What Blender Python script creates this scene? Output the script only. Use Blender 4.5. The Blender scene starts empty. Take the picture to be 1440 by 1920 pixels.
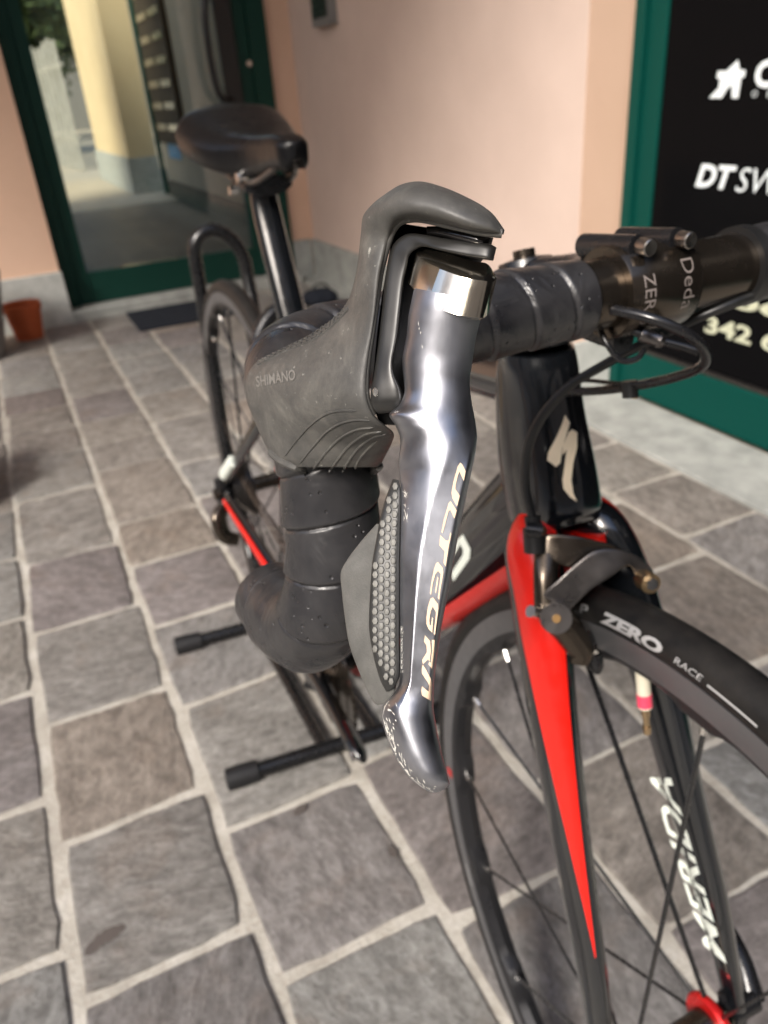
import bpy, bmesh, math, random
import numpy as np
from mathutils import Vector, Matrix
from mathutils.bvhtree import BVHTree
from mathutils.geometry import tessellate_polygon

random.seed(7)
SC = bpy.context.scene
COL = SC.collection
pi = math.pi

# ------------------------------------------------------------------ camera
YAW, PITCH, ROLL, CAMH, FPX = -0.40785, 0.50629, -0.08076, 0.9307, 1456.58
def cam_axes():
    cy, sy, cp, sp = math.cos(YAW), math.sin(YAW), math.cos(PITCH), math.sin(PITCH)
    f = np.array([-sy*cp, cy*cp, -sp]); r0 = np.array([cy, sy, 0.0]); u0 = np.cross(r0, f)
    r = math.cos(ROLL)*r0 + math.sin(ROLL)*u0
    u = -math.sin(ROLL)*r0 + math.cos(ROLL)*u0
    return r, u, f
CR, CU, CF = cam_axes()
CAM = np.array([0.0, 0.0, CAMH])
cd = bpy.data.cameras.new('camera'); co = bpy.data.objects.new('camera', cd); COL.objects.link(co)
co.matrix_world = Matrix([[CR[i], CU[i], -CF[i], CAM[i]] for i in range(3)] + [[0, 0, 0, 1]])
cd.sensor_fit = 'VERTICAL'; cd.sensor_height = 24.0; cd.lens = 24.0*FPX/1920
cd.clip_start = 0.02; cd.clip_end = 400
cd.dof.use_dof = True; cd.dof.focus_distance = 0.203; cd.dof.aperture_fstop = 11.2
SC.camera = co

# ------------------------------------------------------------------ world, sun, exposure
SUN_DIR = Vector((-0.64, -0.46, 0.62)).normalized()      # towards the sun
el = math.asin(SUN_DIR.z); az = math.atan2(SUN_DIR.x, SUN_DIR.y)
W = bpy.data.worlds.new('World'); SC.world = W; W.use_nodes = True
wn = W.node_tree.nodes; wl = W.node_tree.links
sky = wn.new('ShaderNodeTexSky'); sky.sky_type = 'NISHITA'; sky.sun_disc = False
sky.sun_elevation = el; sky.sun_rotation = az; sky.dust_density = 3.0; sky.ozone_density = 1.0
bg = wn['Background']; bg.inputs['Strength'].default_value = 0.15
wl.new(sky.outputs[0], bg.inputs['Color'])
sl = bpy.data.lights.new('sun', 'SUN'); sl.energy = 2.1; sl.angle = math.radians(16); sl.color = (1.0, 0.95, 0.89)
so = bpy.data.objects.new('sun', sl); COL.objects.link(so)
so.rotation_euler = SUN_DIR.to_track_quat('Z', 'Y').to_euler()
SC.view_settings.view_transform = 'Standard'; SC.view_settings.look = 'None'
SC.view_settings.exposure = 1.16; SC.view_settings.gamma = 1.0
SC.cycles.max_bounces = 8; SC.cycles.transmission_bounces = 6

# ------------------------------------------------------------------ pixel rays (photo pixels 1440 x 1920) to points in the place
def ray(u, v): return CR*((u-720)/FPX) + CU*(-(v-960)/FPX) + CF
def P(u, v, z): return CAM + ray(u, v)*z                   # at depth z along the optical axis
def GZ(u, v, z=0.0): d = ray(u, v); return CAM + d*((z-CAMH)/d[2])
def GX(u, v, x): d = ray(u, v); return CAM + d*(x/d[0])
def GY(u, v, y): d = ray(u, v); return CAM + d*(y/d[1])

# ------------------------------------------------------------------ bicycle coordinates (x forward, y left, z up; origin under the front hub)
BX, BY, BYAW, STEER = 0.26671, 0.19167, -1.59409, -0.011355
def B(x, y=None, z=None):
    if y is None: x, y, z = x
    c, s = math.cos(BYAW), math.sin(BYAW)
    return np.array([BX + c*x - s*y, BY + s*x + c*y, z])
A73 = math.radians(73)
AX = np.array([-math.cos(A73), 0, math.sin(A73)]); AP = np.array([-0.043, 0, 0.323])
def S(x, y=None, z=None):                                  # steered parts (fork, front wheel)
    if y is None: x, y, z = x
    p = np.array([x, y, z], float) - AP; c, s = math.cos(STEER), math.sin(STEER)
    return B(AP + p*c + np.cross(AX, p)*s + AX*(p @ AX)*(1-c))

# ------------------------------------------------------------------ object helpers
ROOTLOC = {}
def empty(name, loc, label=None, cat=None, group=None, parent=None):
    o = bpy.data.objects.new(name, None); COL.objects.link(o); o.empty_display_size = 0.05
    if parent is None:
        o.location = loc; ROOTLOC[o.name] = np.array(loc, float)
    else:
        o.parent = parent; ROOTLOC[o.name] = ROOTLOC[parent.name]
    tag(o, label, cat, group)
    return o
def tag(o, label=None, cat=None, group=None, kind=None):
    if label: o['label'] = label
    if cat: o['category'] = cat
    if group: o['group'] = group
    if kind: o['kind'] = kind
    return o
def mesh(name, V, F, mat, parent=None, smooth=True, sharp=40, mats=None, fm=None):
    """V in world coordinates"""
    off = ROOTLOC[parent.name] if parent is not None else np.zeros(3)
    V = np.asarray(V, float).reshape(-1, 3) - off
    me = bpy.data.meshes.new(name); me.from_pydata(V.tolist(), [], [list(f) for f in F]); me.update()
    for m in (mats or [mat]): me.materials.append(m)
    if fm is not None: me.polygons.foreach_set('material_index', fm)
    if smooth:
        me.polygons.foreach_set('use_smooth', [True]*len(me.polygons))
        if sharp: me.set_sharp_from_angle(angle=math.radians(sharp))
    o = bpy.data.objects.new(name, me); COL.objects.link(o)
    if parent is not None:
        o.parent = parent; ROOTLOC[o.name] = off
    else: ROOTLOC[o.name] = np.zeros(3)
    return o
class MB:
    def __init__(s): s.V = []; s.F = []; s.M = []
    def add(s, V, F, m=0):
        n = len(s.V); s.V += [tuple(v) for v in V]; s.F += [tuple(i+n for i in f) for f in F]; s.M += [m]*len(F); return s
    def build(s, name, mat, parent=None, smooth=True, sharp=40, mats=None):
        return mesh(name, s.V, s.F, mat, parent, smooth, sharp, mats, s.M if mats else None)
def catmull(pts, n):
    pts = np.asarray(pts, float); k = len(pts)
    if k == 2: return np.array([pts[0]*(1-t)+pts[1]*t for t in np.linspace(0, 1, n)])
    d = np.maximum(np.linalg.norm(np.diff(pts[:, :3], axis=0), axis=1), 1e-9)**0.5
    T = np.concatenate([[0], np.cumsum(d)]); out = []
    m = np.zeros_like(pts)
    for i in range(k):
        if i == 0: m[i] = (pts[1]-pts[0])/(T[1]-T[0])
        elif i == k-1: m[i] = (pts[-1]-pts[-2])/(T[-1]-T[-2])
        else: m[i] = ((pts[i+1]-pts[i])/(T[i+1]-T[i])*(T[i]-T[i-1]) + (pts[i]-pts[i-1])/(T[i]-T[i-1])*(T[i+1]-T[i]))/(T[i+1]-T[i-1])
    for t in np.linspace(0, T[-1], n):
        i = min(max(np.searchsorted(T, t)-1, 0), k-2); h = T[i+1]-T[i]; x = (t-T[i])/h
        out.append((2*x**3-3*x**2+1)*pts[i] + (x**3-2*x**2+x)*h*m[i] + (-2*x**3+3*x**2)*pts[i+1] + (x**3-x**2)*h*m[i+1])
    return np.array(out)
def grid_faces(nr, nc, closed=True):
    F = []
    for i in range(nr-1):
        for j in range(nc if closed else nc-1):
            a, b = i*nc+j, i*nc+(j+1) % nc
            F.append((a, b, b+nc, a+nc))
    return F
def tube(path, r, seg=12, cap=True, n=None, up=None, ell=None, rfun=None):
    """tube along a path; r scalar or list; ell = (a, b) section scale or list of them; rfun(s, phi) adds to the radius"""
    path = np.asarray(path, float)
    rr = np.full(len(path), r, float) if np.isscalar(r) else np.asarray(r, float)
    e = np.ones((len(path), 2)) if ell is None else (np.tile(np.array(ell, float), (len(path), 1)) if np.ndim(ell) == 1 else np.asarray(ell, float))
    if n:
        full = catmull(np.c_[path, rr, e], n); path, rr, e = full[:, :3], full[:, 3], full[:, 4:6]
    k = len(path); tan = np.gradient(path, axis=0); tan /= np.linalg.norm(tan, axis=1)[:, None]
    ref = np.array(up if up is not None else ([0, 0, 1] if abs(tan[0][2]) < .8 else [1, 0, 0]), float)
    nrm = ref - tan[0]*(ref @ tan[0]); nrm /= np.linalg.norm(nrm)
    s = np.concatenate([[0], np.cumsum(np.linalg.norm(np.diff(path, axis=0), axis=1))])
    V = []
    for i in range(k):
        if up is not None: nrm = ref - tan[i]*(ref @ tan[i])
        else: nrm = nrm - tan[i]*(nrm @ tan[i])
        nrm = nrm/np.linalg.norm(nrm); bi = np.cross(tan[i], nrm)
        for j in range(seg):
            a = 2*pi*j/seg; q = rr[i] + (rfun(s[i], a) if rfun else 0)
            V.append(path[i] + nrm*math.cos(a)*q*e[i, 0] + bi*math.sin(a)*q*e[i, 1])
    F = grid_faces(k, seg)
    if cap: F.append(tuple(range(seg))[::-1]); F.append(tuple(range((k-1)*seg, k*seg)))
    return V, F
def box(x0, x1, y0, y1, z0, z1):
    V = [(x, y, z) for z in (z0, z1) for y in (y0, y1) for x in (x0, x1)]
    return V, [(0, 2, 3, 1), (4, 5, 7, 6), (0, 1, 5, 4), (2, 6, 7, 3), (0, 4, 6, 2), (1, 3, 7, 5)]
def bev(o, w, seg=2):
    m = o.modifiers.new('bevel', 'BEVEL'); m.width = w; m.segments = seg; m.limit_method = 'ANGLE'; m.angle_limit = math.radians(35)
    return o
def lathe(prof, o, ax, e1, seg=48, closed=False, a0=0, a1=2*pi, rmod=None):
    """prof: list of (along, radius)"""
    ax, e1 = np.array(ax, float), np.array(e1, float); e2 = np.cross(ax, e1); V = []
    full = abs(a1-a0-2*pi) < 1e-6; n = seg if full else seg+1
    for k, (h, r) in enumerate(prof):
        for j in range(n):
            a = a0+(a1-a0)*j/seg; q = r + (rmod(k, a) if rmod else 0)
            V.append(np.array(o)+ax*h+(e1*math.cos(a)+e2*math.sin(a))*q)
    F = grid_faces(len(prof), n, full)
    if closed: F += [((len(prof)-1)*n+j, (len(prof)-1)*n+(j+1) % n, (j+1) % n, j) for j in range(n)]
    return V, F
def disc_cap(ring): return tuple(ring)
def cyl(p0, p1, r, seg=16, r1=None):
    return tube([np.array(p0, float), np.array(p1, float)], [r, r if r1 is None else r1], seg)
def hsup(s, n): return max(0.0, 1-abs(2*s-1)**n)**(1.0/n)
def loft(stations, nv=40, nu=20, prof=None, cap=True):
    """stations: (uL,vL,zL, uR,vR,zR, front, back, exponent); closed skin with real thickness"""
    st = np.asarray(stations, float)
    key = np.array([np.r_[(P(*r[0:3])+P(*r[3:6]))/2, r] for r in st])
    full = catmull(key, nv)[:, 3:]
    ss = 0.5-0.5*np.cos(np.linspace(0, pi, nu)); V = []
    for i, r in enumerate(full):
        t = i/(nv-1); L, R = P(*r[0:3]), P(*r[3:6]); n = max(r[8], 1.05)
        ring = []
        for s in ss:
            q = L+(R-L)*s; d = (q-CAM); d /= np.linalg.norm(d)
            ring.append(q-d*(prof(t, s, r) if prof else r[6]*hsup(s, n)))
        for s in ss[::-1][1:-1]:
            q = L+(R-L)*s; d = (q-CAM); d /= np.linalg.norm(d)
            ring.append(q+d*r[7]*hsup(s, n))
        V += ring
    nc = 2*nu-2; F = grid_faces(nv, nc)
    if cap: F.append(tuple(range(nc))[::-1]); F.append(tuple(range((nv-1)*nc, nv*nc)))
    return np.array(V), F
def bvh(V, F): return BVHTree.FromPolygons([tuple(v) for v in V], [tuple(f) for f in F])
def hit(tree, u, v, lift=0.0, zdef=None):
    d = ray(u, v); dn = d/np.linalg.norm(d)
    h = tree.ray_cast(Vector(CAM), Vector(dn))
    if h[0] is None:
        return P(u, v, zdef) - dn*lift if zdef else None
    return np.array(h[0]) - dn*lift
def fine_poly(poly, cuts=2):
    """triangulated, subdivided 2D polygon"""
    tris = tessellate_polygon([[Vector((a, b, 0)) for a, b in poly]])
    bm = bmesh.new(); vs = [bm.verts.new((a, b, 0)) for a, b in poly]
    for t in tris:
        try: bm.faces.new([vs[i] for i in t])
        except ValueError: pass
    for _ in range(cuts): bmesh.ops.subdivide_edges(bm, edges=bm.edges[:], cuts=1, use_grid_fill=True)
    V = [(v.co.x, v.co.y) for v in bm.verts]; bm.verts.index_update()
    F = [[v.index for v in f.verts] for f in bm.faces]; bm.free(); return V, F
def poly_on(tree, polys, lift, zdef, cuts=2):
    mb = MB()
    for poly in polys:
        V, F = fine_poly(poly, cuts); W3 = [hit(tree, a, b, lift, zdef) for a, b in V]
        c = W3[0]; nn = sum((np.cross(W3[f[1]]-W3[f[0]], W3[f[2]]-W3[f[0]]) for f in F), np.zeros(3))
        if nn @ (CAM-c) < 0: F = [f[::-1] for f in F]
        mb.add(W3, F)
    return mb
def text2d(body, bold=0.0, shear=0.0, cuts=1):
    """flat text outline as 2D verts (unit cap height about 0.7) and faces"""
    cu = bpy.data.curves.new('t', 'FONT'); cu.body = body; cu.offset = bold; cu.shear = shear; cu.resolution_u = 3
    o = bpy.data.objects.new('t', cu); COL.objects.link(o)
    dg = bpy.context.evaluated_depsgraph_get(); me = bpy.data.meshes.new_from_object(o.evaluated_get(dg))
    bm = bmesh.new(); bm.from_mesh(me); bmesh.ops.triangulate(bm, faces=bm.faces[:])
    for _ in range(cuts): bmesh.ops.subdivide_edges(bm, edges=[e for e in bm.edges if e.calc_length() > .12], cuts=1)
    bmesh.ops.triangulate(bm, faces=bm.faces[:]); bm.verts.index_update()
    V = np.array([(v.co.x, v.co.y) for v in bm.verts]); F = [[v.index for v in f.verts] for f in bm.faces]
    bm.free(); bpy.data.objects.remove(o); bpy.data.curves.remove(cu); bpy.data.meshes.remove(me)
    V[:, 0] -= V[:, 0].min(); V[:, 1] -= V[:, 1].min(); w, h = V[:, 0].max(), V[:, 1].max()
    return V/np.array([w, h]), F, w/h

# ------------------------------------------------------------------ materials
def nodes(name):
    m = bpy.data.materials.new(name); m.use_nodes = True; nt = m.node_tree
    return m, nt, nt.nodes['Principled BSDF'], nt.links
def setp(b, **k):
    names = {'col': 'Base Color', 'rough': 'Roughness', 'metal': 'Metallic', 'spec': 'Specular IOR Level', 'coat': 'Coat Weight', 'crough': 'Coat Roughness', 'trans': 'Transmission Weight', 'ior': 'IOR', 'sheen': 'Sheen Weight'}
    for a, v in k.items():
        b.inputs[names[a]].default_value = (*v, 1) if a == 'col' else v
def coords(nt, scale=(1, 1, 1), rot=(0, 0, 0), kind='Object'):
    tc = nt.nodes.new('ShaderNodeTexCoord'); mp = nt.nodes.new('ShaderNodeMapping')
    mp.inputs['Scale'].default_value = scale; mp.inputs['Rotation'].default_value = rot
    nt.links.new(tc.outputs[kind], mp.inputs['Vector']); return mp.outputs[0]
def noise(nt, vec, scale, detail=6, rough=.6, dist=0.0):
    n = nt.nodes.new('ShaderNodeTexNoise'); n.inputs['Scale'].default_value = scale; n.inputs['Detail'].default_value = detail
    n.inputs['Roughness'].default_value = rough; n.inputs['Distortion'].default_value = dist; nt.links.new(vec, n.inputs['Vector']); return n.outputs['Fac']
def ramp(nt, fac, stops):
    r = nt.nodes.new('ShaderNodeValToRGB'); e = r.color_ramp.elements
    while len(e) < len(stops): e.new(0.5)
    for k, (p, c) in enumerate(stops):
        e[k].position = p; e[k].color = (*c, 1) if not np.isscalar(c) else (c, c, c, 1)
    nt.links.new(fac, r.inputs[0]); return r.outputs[0]
def bump(nt, b, h, strength, dist=.002, normal=None):
    bp = nt.nodes.new('ShaderNodeBump'); bp.inputs['Strength'].default_value = strength; bp.inputs['Distance'].default_value = dist
    nt.links.new(h, bp.inputs['Height'])
    if normal is not None: nt.links.new(normal, bp.inputs['Normal'])
    nt.links.new(bp.outputs[0], b.inputs['Normal']); return bp.outputs[0]
def mix(nt, fac, a, c, mode='MIX'):
    m = nt.nodes.new('ShaderNodeMix'); m.data_type = 'RGBA'; m.blend_type = mode
    for sock, v in ((m.inputs[0], fac), (m.inputs[6], a), (m.inputs[7], c)):
        if hasattr(v, 'links'): nt.links.new(v, sock)
        else: sock.default_value = v if np.isscalar(v) else (*v, 1)
    return m.outputs[2]
def simple(name, col, rough=.5, metal=0.0, **k):
    m, nt, b, l = nodes(name); setp(b, col=col, rough=rough, metal=metal, **k)
    vec = coords(nt); n = noise(nt, vec, 90, 4)
    l.new(ramp(nt, n, [(.35, max(rough-.05, .02)), (.7, min(rough+.09, 1))]), b.inputs['Roughness'])
    return m
def mk_stone():
    m, nt, b, l = nodes('porphyry')
    oi = nt.nodes.new('ShaderNodeObjectInfo'); rnd = oi.outputs['Random']
    vec = coords(nt, kind='Object')
    add = nt.nodes.new('ShaderNodeVectorMath'); add.operation = 'MULTIPLY_ADD'
    cx = nt.nodes.new('ShaderNodeCombineXYZ')
    for k in range(3): l.new(rnd, cx.inputs[k])
    add.inputs[1].default_value = (1, 1, 1); l.new(vec, add.inputs[0])
    sc = nt.nodes.new('ShaderNodeVectorMath'); sc.operation = 'SCALE'; sc.inputs['Scale'].default_value = 37.0; l.new(cx.outputs[0], sc.inputs[0])
    l.new(sc.outputs[0], add.inputs[2]); v = add.outputs[0]
    base = ramp(nt, rnd, [(0.0, (.280, .283, .278)), (.16, (.255, .226, .203)), (.30, (.300, .300, .290)), (.44, (.222, .198, .198)), (.56, (.288, .287, .276)), (.68, (.278, .240, .208)), (.80, (.250, .254, .254)), (.90, (.212, .186, .180)), (1.0, (.290, .272, .248))])
    mp = nt.nodes.new('ShaderNodeMapping'); mp.inputs['Scale'].default_value = (1, .5, 1); l.new(v, mp.inputs[0])
    rt = nt.nodes.new('ShaderNodeVectorRotate'); rt.rotation_type = 'Z_AXIS'; l.new(v, rt.inputs['Vector'])
    mul = nt.nodes.new('ShaderNodeMath'); mul.operation = 'MULTIPLY'; mul.inputs[1].default_value = 19.0; l.new(rnd, mul.inputs[0]); l.new(mul.outputs[0], rt.inputs['Angle'])
    l.new(rt.outputs[0], mp.inputs[0])
    n1 = noise(nt, mp.outputs[0], 62, 10, .76, .3); n2 = noise(nt, v, 9, 5, .6, .5); n3 = noise(nt, mp.outputs[0], 190, 6, .8)
    c1 = mix(nt, ramp(nt, n1, [(.36, 0.0), (.66, 1.0)]), (.58, .57, .555), (1.34, 1.33, 1.31), 'MIX')
    c1 = mix(nt, 1.0, c1, mix(nt, ramp(nt, noise(nt, mp.outputs[0], 17, 9, .72, .6), [(.32, 0.0), (.70, 1.0)]), (.74, .73, .72), (1.24, 1.25, 1.25)), 'MULTIPLY')
    c2 = mix(nt, 1.0, base, c1, 'MULTIPLY')
    warm = mix(nt, ramp(nt, n2, [(.56, 0.0), (.80, .32)]), c2, (.27, .18, .12))
    dark = mix(nt, ramp(nt, n3, [(.34, .7), (.48, 0.0)]), warm, (.09, .084, .078))
    l.new(dark, b.inputs['Base Color']); setp(b, rough=.72, spec=.35)
    hm = mix(nt, .35, n1, n3); bump(nt, b, hm, 1.0, .010)
    return m
def mk_mortar():
    m, nt, b, l = nodes('mortar'); v = coords(nt)
    n = noise(nt, v, 14, 8, .65); n2 = noise(nt, v, 160, 4, .6)
    c = ramp(nt, n, [(.3, (.28, .26, .225)), (.5, (.42, .395, .345)), (.72, (.54, .52, .475))])
    l.new(mix(nt, ramp(nt, n2, [(.3, .5), (.5, 0.0)]), c, (.27, .23, .19)), b.inputs['Base Color']); setp(b, rough=.9, spec=.2); bump(nt, b, n2, .6, .004); return m
def mk_rough(name, c0, c1, scale, rough=.85, bscale=120, bs=.4, bd=.003):
    m, nt, b, l = nodes(name); v = coords(nt); n = noise(nt, v, scale, 8, .62, .3); n2 = noise(nt, v, bscale, 5, .6)
    c = ramp(nt, n, [(.3, c0), (.7, c1)]); l.new(c, b.inputs['Base Color']); setp(b, rough=rough, spec=.25); bump(nt, b, n2, bs, bd); return m
def mk_rubber():
    m, nt, b, l = nodes('dusty_rubber'); v = coords(nt)
    n = noise(nt, v, 52, 9, .7, .5); n2 = noise(nt, v, 1500, 3, .6); n3 = noise(nt, v, 420, 6, .7)
    c = ramp(nt, n, [(.28, (.033, .033, .032)), (.52, (.066, .064, .059)), (.76, (.130, .125, .111))])
    c = mix(nt, ramp(nt, n3, [(.63, 0.0), (.72, .75)]), c, (.36, .35, .31))
    l.new(c, b.inputs['Base Color']); setp(b, spec=.5)
    l.new(ramp(nt, n3, [(.3, .42), (.7, .62)]), b.inputs['Roughness']); bump(nt, b, mix(nt, .4, n2, n3), .22, .0004); return m
def mk_tape():
    m, nt, b, l = nodes('bar_tape'); v = coords(nt)
    n = noise(nt, v, 60, 6, .6); n2 = noise(nt, v, 900, 3, .6)
    vo = nt.nodes.new('ShaderNodeTexVoronoi'); vo.inputs['Scale'].default_value = 250; vo.inputs['Randomness'].default_value = 1.0; l.new(v, vo.inputs['Vector'])
    spot = ramp(nt, vo.outputs['Distance'], [(.10, 0.0), (.20, 1.0)])
    gate = ramp(nt, noise(nt, v, 120, 2, .5), [(.45, 1.0), (.52, 0.0)])
    pit = mix(nt, gate, spot, (1, 1, 1), 'MIX') if False else mix(nt, gate, (1, 1, 1), spot)
    c = ramp(nt, n, [(.3, (.013, .013, .015)), (.7, (.030, .029, .030))])
    l.new(c, b.inputs['Base Color']); setp(b, rough=.4, spec=.55)
    l.new(ramp(nt, n, [(.3, .25), (.7, .40)]), b.inputs['Roughness'])
    b0 = bump(nt, b, noise(nt, v, 38, 3, .5, 1.5), .35, .004); b1 = bump(nt, b, pit, .8, .0008, b0); bump(nt, b, n2, .12, .0003, b1); return m
def mk_chrome(name, col=(.50, .50, .53), rough=.13, scr=.55):
    m, nt, b, l = nodes(name); v = coords(nt); setp(b, metal=1.0, rough=rough)
    ns = noise(nt, v, 330, 6, .75, 1.2); nb = noise(nt, v, 45, 5, .6)
    mp = nt.nodes.new('ShaderNodeMapping'); mp.inputs['Scale'].default_value = (1, 1, .06); mp.inputs['Rotation'].default_value = (.2, .3, 0); l.new(v, mp.inputs[0])
    nl = noise(nt, mp.outputs[0], 900, 3, .5)
    c = mix(nt, ramp(nt, nb, [(.3, 0.0), (.7, 1.0)]), tuple(x*.9 for x in col), tuple(x*1.08 for x in col))
    l.new(c, b.inputs['Base Color'])
    l.new(mix(nt, ramp(nt, ns, [(.62, 0.0), (.72, scr)]), ramp(nt, nb, [(.3, rough*.75), (.7, rough*1.4)]), (.45, .45, .45)), b.inputs['Roughness'])
    bump(nt, b, nl, .05, .0003); return m
STONE, MORTAR = mk_stone(), mk_mortar()
PINK = mk_rough('pink_plaster', (.53, .415, .355), (.59, .465, .40), 3.5, .9, 220, .25, .002)
PINKLIT = mk_rough('lit_pink_plaster', (.62, .42, .305), (.67, .46, .34), 3.5, .9, 220, .25, .002)  # the pink plaster again, with warm light put into its colour
GRANITE = mk_rough('grey_granite', (.24, .25, .235), (.40, .41, .385), 14, .75, 260, .2, .002)
GRANITE2 = mk_rough('pale_granite', (.36, .37, .35), (.50, .51, .48), 18, .7, 260, .2, .002)
STREET = mk_rough('street_stone', (.40, .345, .27), (.52, .455, .365), 4, .85, 60, .3, .004)
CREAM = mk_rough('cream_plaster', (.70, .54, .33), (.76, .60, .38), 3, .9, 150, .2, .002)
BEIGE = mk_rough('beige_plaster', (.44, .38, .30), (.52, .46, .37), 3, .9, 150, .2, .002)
WHITEW = mk_rough('white_plaster', (.70, .67, .62), (.78, .75, .70), 2, .9, 90, .2, .002)
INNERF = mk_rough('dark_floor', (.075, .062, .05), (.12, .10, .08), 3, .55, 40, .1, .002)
GREEN = simple('green_paint', (.0012, .046, .036), .5, spec=.12)
DGREEN = simple('dark_green_paint', (.003, .034, .024), .5, spec=.25)
BLACKP = simple('black_plastic', (.012, .012, .012), .38)
GLOSSB = simple('gloss_black_paint', (.005, .006, .0075), .16, spec=.5, coat=1.0, crough=.04)
SATINB = simple('satin_black', (.009, .009, .010), .26, spec=.5)
ALLOYB = simple('black_anodised', (.085, .070, .056), .22, metal=.9)
GREYALLOY = simple('grey_alloy', (.13, .12, .115), .30, metal=.9)
STEEL = simple('bright_steel', (.72, .70, .67), .2, metal=1.0)
RED = simple('red_paint', (.66, .0085, .003), .36, spec=.35, coat=.55, crough=.06)
REDA = simple('red_anodised', (.55, .012, .012), .3, metal=.5)
TYRE = mk_rough('tyre_rubber', (.0045, .0045, .005), (.018, .0165, .015), 55, .52, 500, .25, .0006)
RIMG = simple('brake_track', (.15, .15, .155), .38, metal=.6)
RIMB = simple('rim_black', (.020, .020, .022), .32, metal=.4)
WHITE = simple('white_print', (.62, .66, .60), .5)
LETTER = simple('lit_letter_print', (.80, .58, .40), .42)  # silver lettering; its warm reflection is put into the colour
GREYP = simple('grey_print', (.36, .36, .36), .6)
PALE = simple('pale_print', (.20, .17, .155), .5)
GLOW = simple('window_print', (.72, .78, .80), .6)
GLOWG = simple('cream_window_print', (.50, .52, .38), .6)
PANEL = simple('black_window_film', (.004, .004, .0045), .10, spec=.02)
TERRA = mk_rough('terracotta', (.40, .085, .030), (.52, .125, .045), 12, .8, 150, .2, .002)
GREYC = mk_rough('grey_ceramic', (.16, .155, .15), (.22, .21, .20), 8, .7, 150, .2, .002)
TAN = mk_rough('tan_stone', (.33, .24, .14), (.45, .34, .21), 9, .85, 90, .4, .004)
MATM = mk_rough('doormat', (.010, .013, .020), (.020, .024, .034), 40, .95, 700, .8, .004)
RUBBERF = simple('matte_rubber', (.011, .011, .012), .55, spec=.35)
RUBBER, TAPE = mk_rubber(), mk_tape()
CHROME = mk_chrome('polished_blade', (.36, .367, .40), .38)
CHROME2 = mk_chrome('polished_cap', (.66, .60, .50), .17, .45)
PADDLE = mk_rough('paddle_grey', (.068, .067, .062), (.115, .112, .103), 120, .55, 1600, .25, .0004)
BARK = mk_rough('bark', (.07, .05, .035), (.12, .09, .06), 20)
LEAF = mk_rough('leaf', (.035, .055, .018), (.075, .10, .035), 6, .6)
WOOD = mk_rough('grey_wood', (.36, .34, .30), (.52, .50, .45), 8)
BLUE = simple('blue_poster', (.10, .33, .62), .5)
def mk_glass():
    m, nt, b, l = nodes('door_glass'); setp(b, col=(.9, .95, .92), rough=.02, spec=.5)
    tr = nt.nodes.new('ShaderNodeBsdfTransparent'); tr.inputs[0].default_value = (.82, .85, .79, 1)
    gl = nt.nodes.new('ShaderNodeBsdfGlossy'); gl.inputs['Roughness'].default_value = .02
    fr = nt.nodes.new('ShaderNodeFresnel'); fr.inputs[0].default_value = 1.5
    ms = nt.nodes.new('ShaderNodeMixShader'); l.new(fr.outputs[0], ms.inputs[0]); l.new(tr.outputs[0], ms.inputs[1]); l.new(gl.outputs[0], ms.inputs[2])
    l.new(ms.outputs[0], nt.nodes['Material Output'].inputs['Surface']); return m
GLASS = mk_glass()

# ================================================================== THE SETTING
# ---- street and paved ground
st = mesh('street', [(-90, -90, -.012), (90, -90, -.012), (90, 90, -.012), (-90, 90, -.012)], [(0, 1, 2, 3)], STREET, smooth=False); tag(st, kind='structure')
NG = 40
gx = np.linspace(-4.2, 1.40, NG); gy = np.linspace(-2.6, 4.10, NG)
GV = [(x, y, random.uniform(-.0008, .0008)) for y in gy for x in gx]
ground = mesh('ground', GV, grid_faces(NG, NG, False), MORTAR, sharp=0); tag(ground, kind='structure')
def stone(x0, x1, y0, y1):
    h = .0105; jw = random.uniform(.72, 1.05)*h
    c = [(x0+jw, y0+jw*.8), (x1-jw, y0+jw*.8), (x1-jw, y1-jw*.8), (x0+jw, y1-jw*.8)]
    c = [(a+random.uniform(-.004, .004), b+random.uniform(-.004, .004)) for a, b in c]
    ring = []
    for k in range(4):
        a, b = np.array(c[k]), np.array(c[(k+1) % 4]); L = np.linalg.norm(b-a); n = 7
        nrm = np.array([-(b-a)[1], (b-a)[0]])/L
        for t in np.arange(n)/n:
            rr = .010*(1 if t == 0 else 0)
            ring.append(a+(b-a)*t + nrm*(random.gauss(0, .0012) + (rr*.45 if t == 0 else 0)))
    ring = np.array(ring); cen = ring.mean(0); zt = .0055+random.uniform(-.002, .002); tl = (random.uniform(-.006, .006), random.uniform(-.006, .006))
    V = []
    for ins, z in ((-.0015, -.004), (0, .0020), (.0018, zt*.86), (.0050, zt)):
        for q in ring:
            d = (q-cen); q2 = q-d/np.linalg.norm(d)*ins
            V.append((q2[0], q2[1], z+(q2-cen) @ np.array(tl) if z > .002 else z))
    n = len(ring); F = grid_faces(4, n); F.append(tuple(range(3*n, 4*n)))
    return mesh('paving_stone', V, F, STONE, ground, sharp=50)
COLX = [-.165, .055, .272, .490, .720, .945, 1.172, 1.397]
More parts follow.
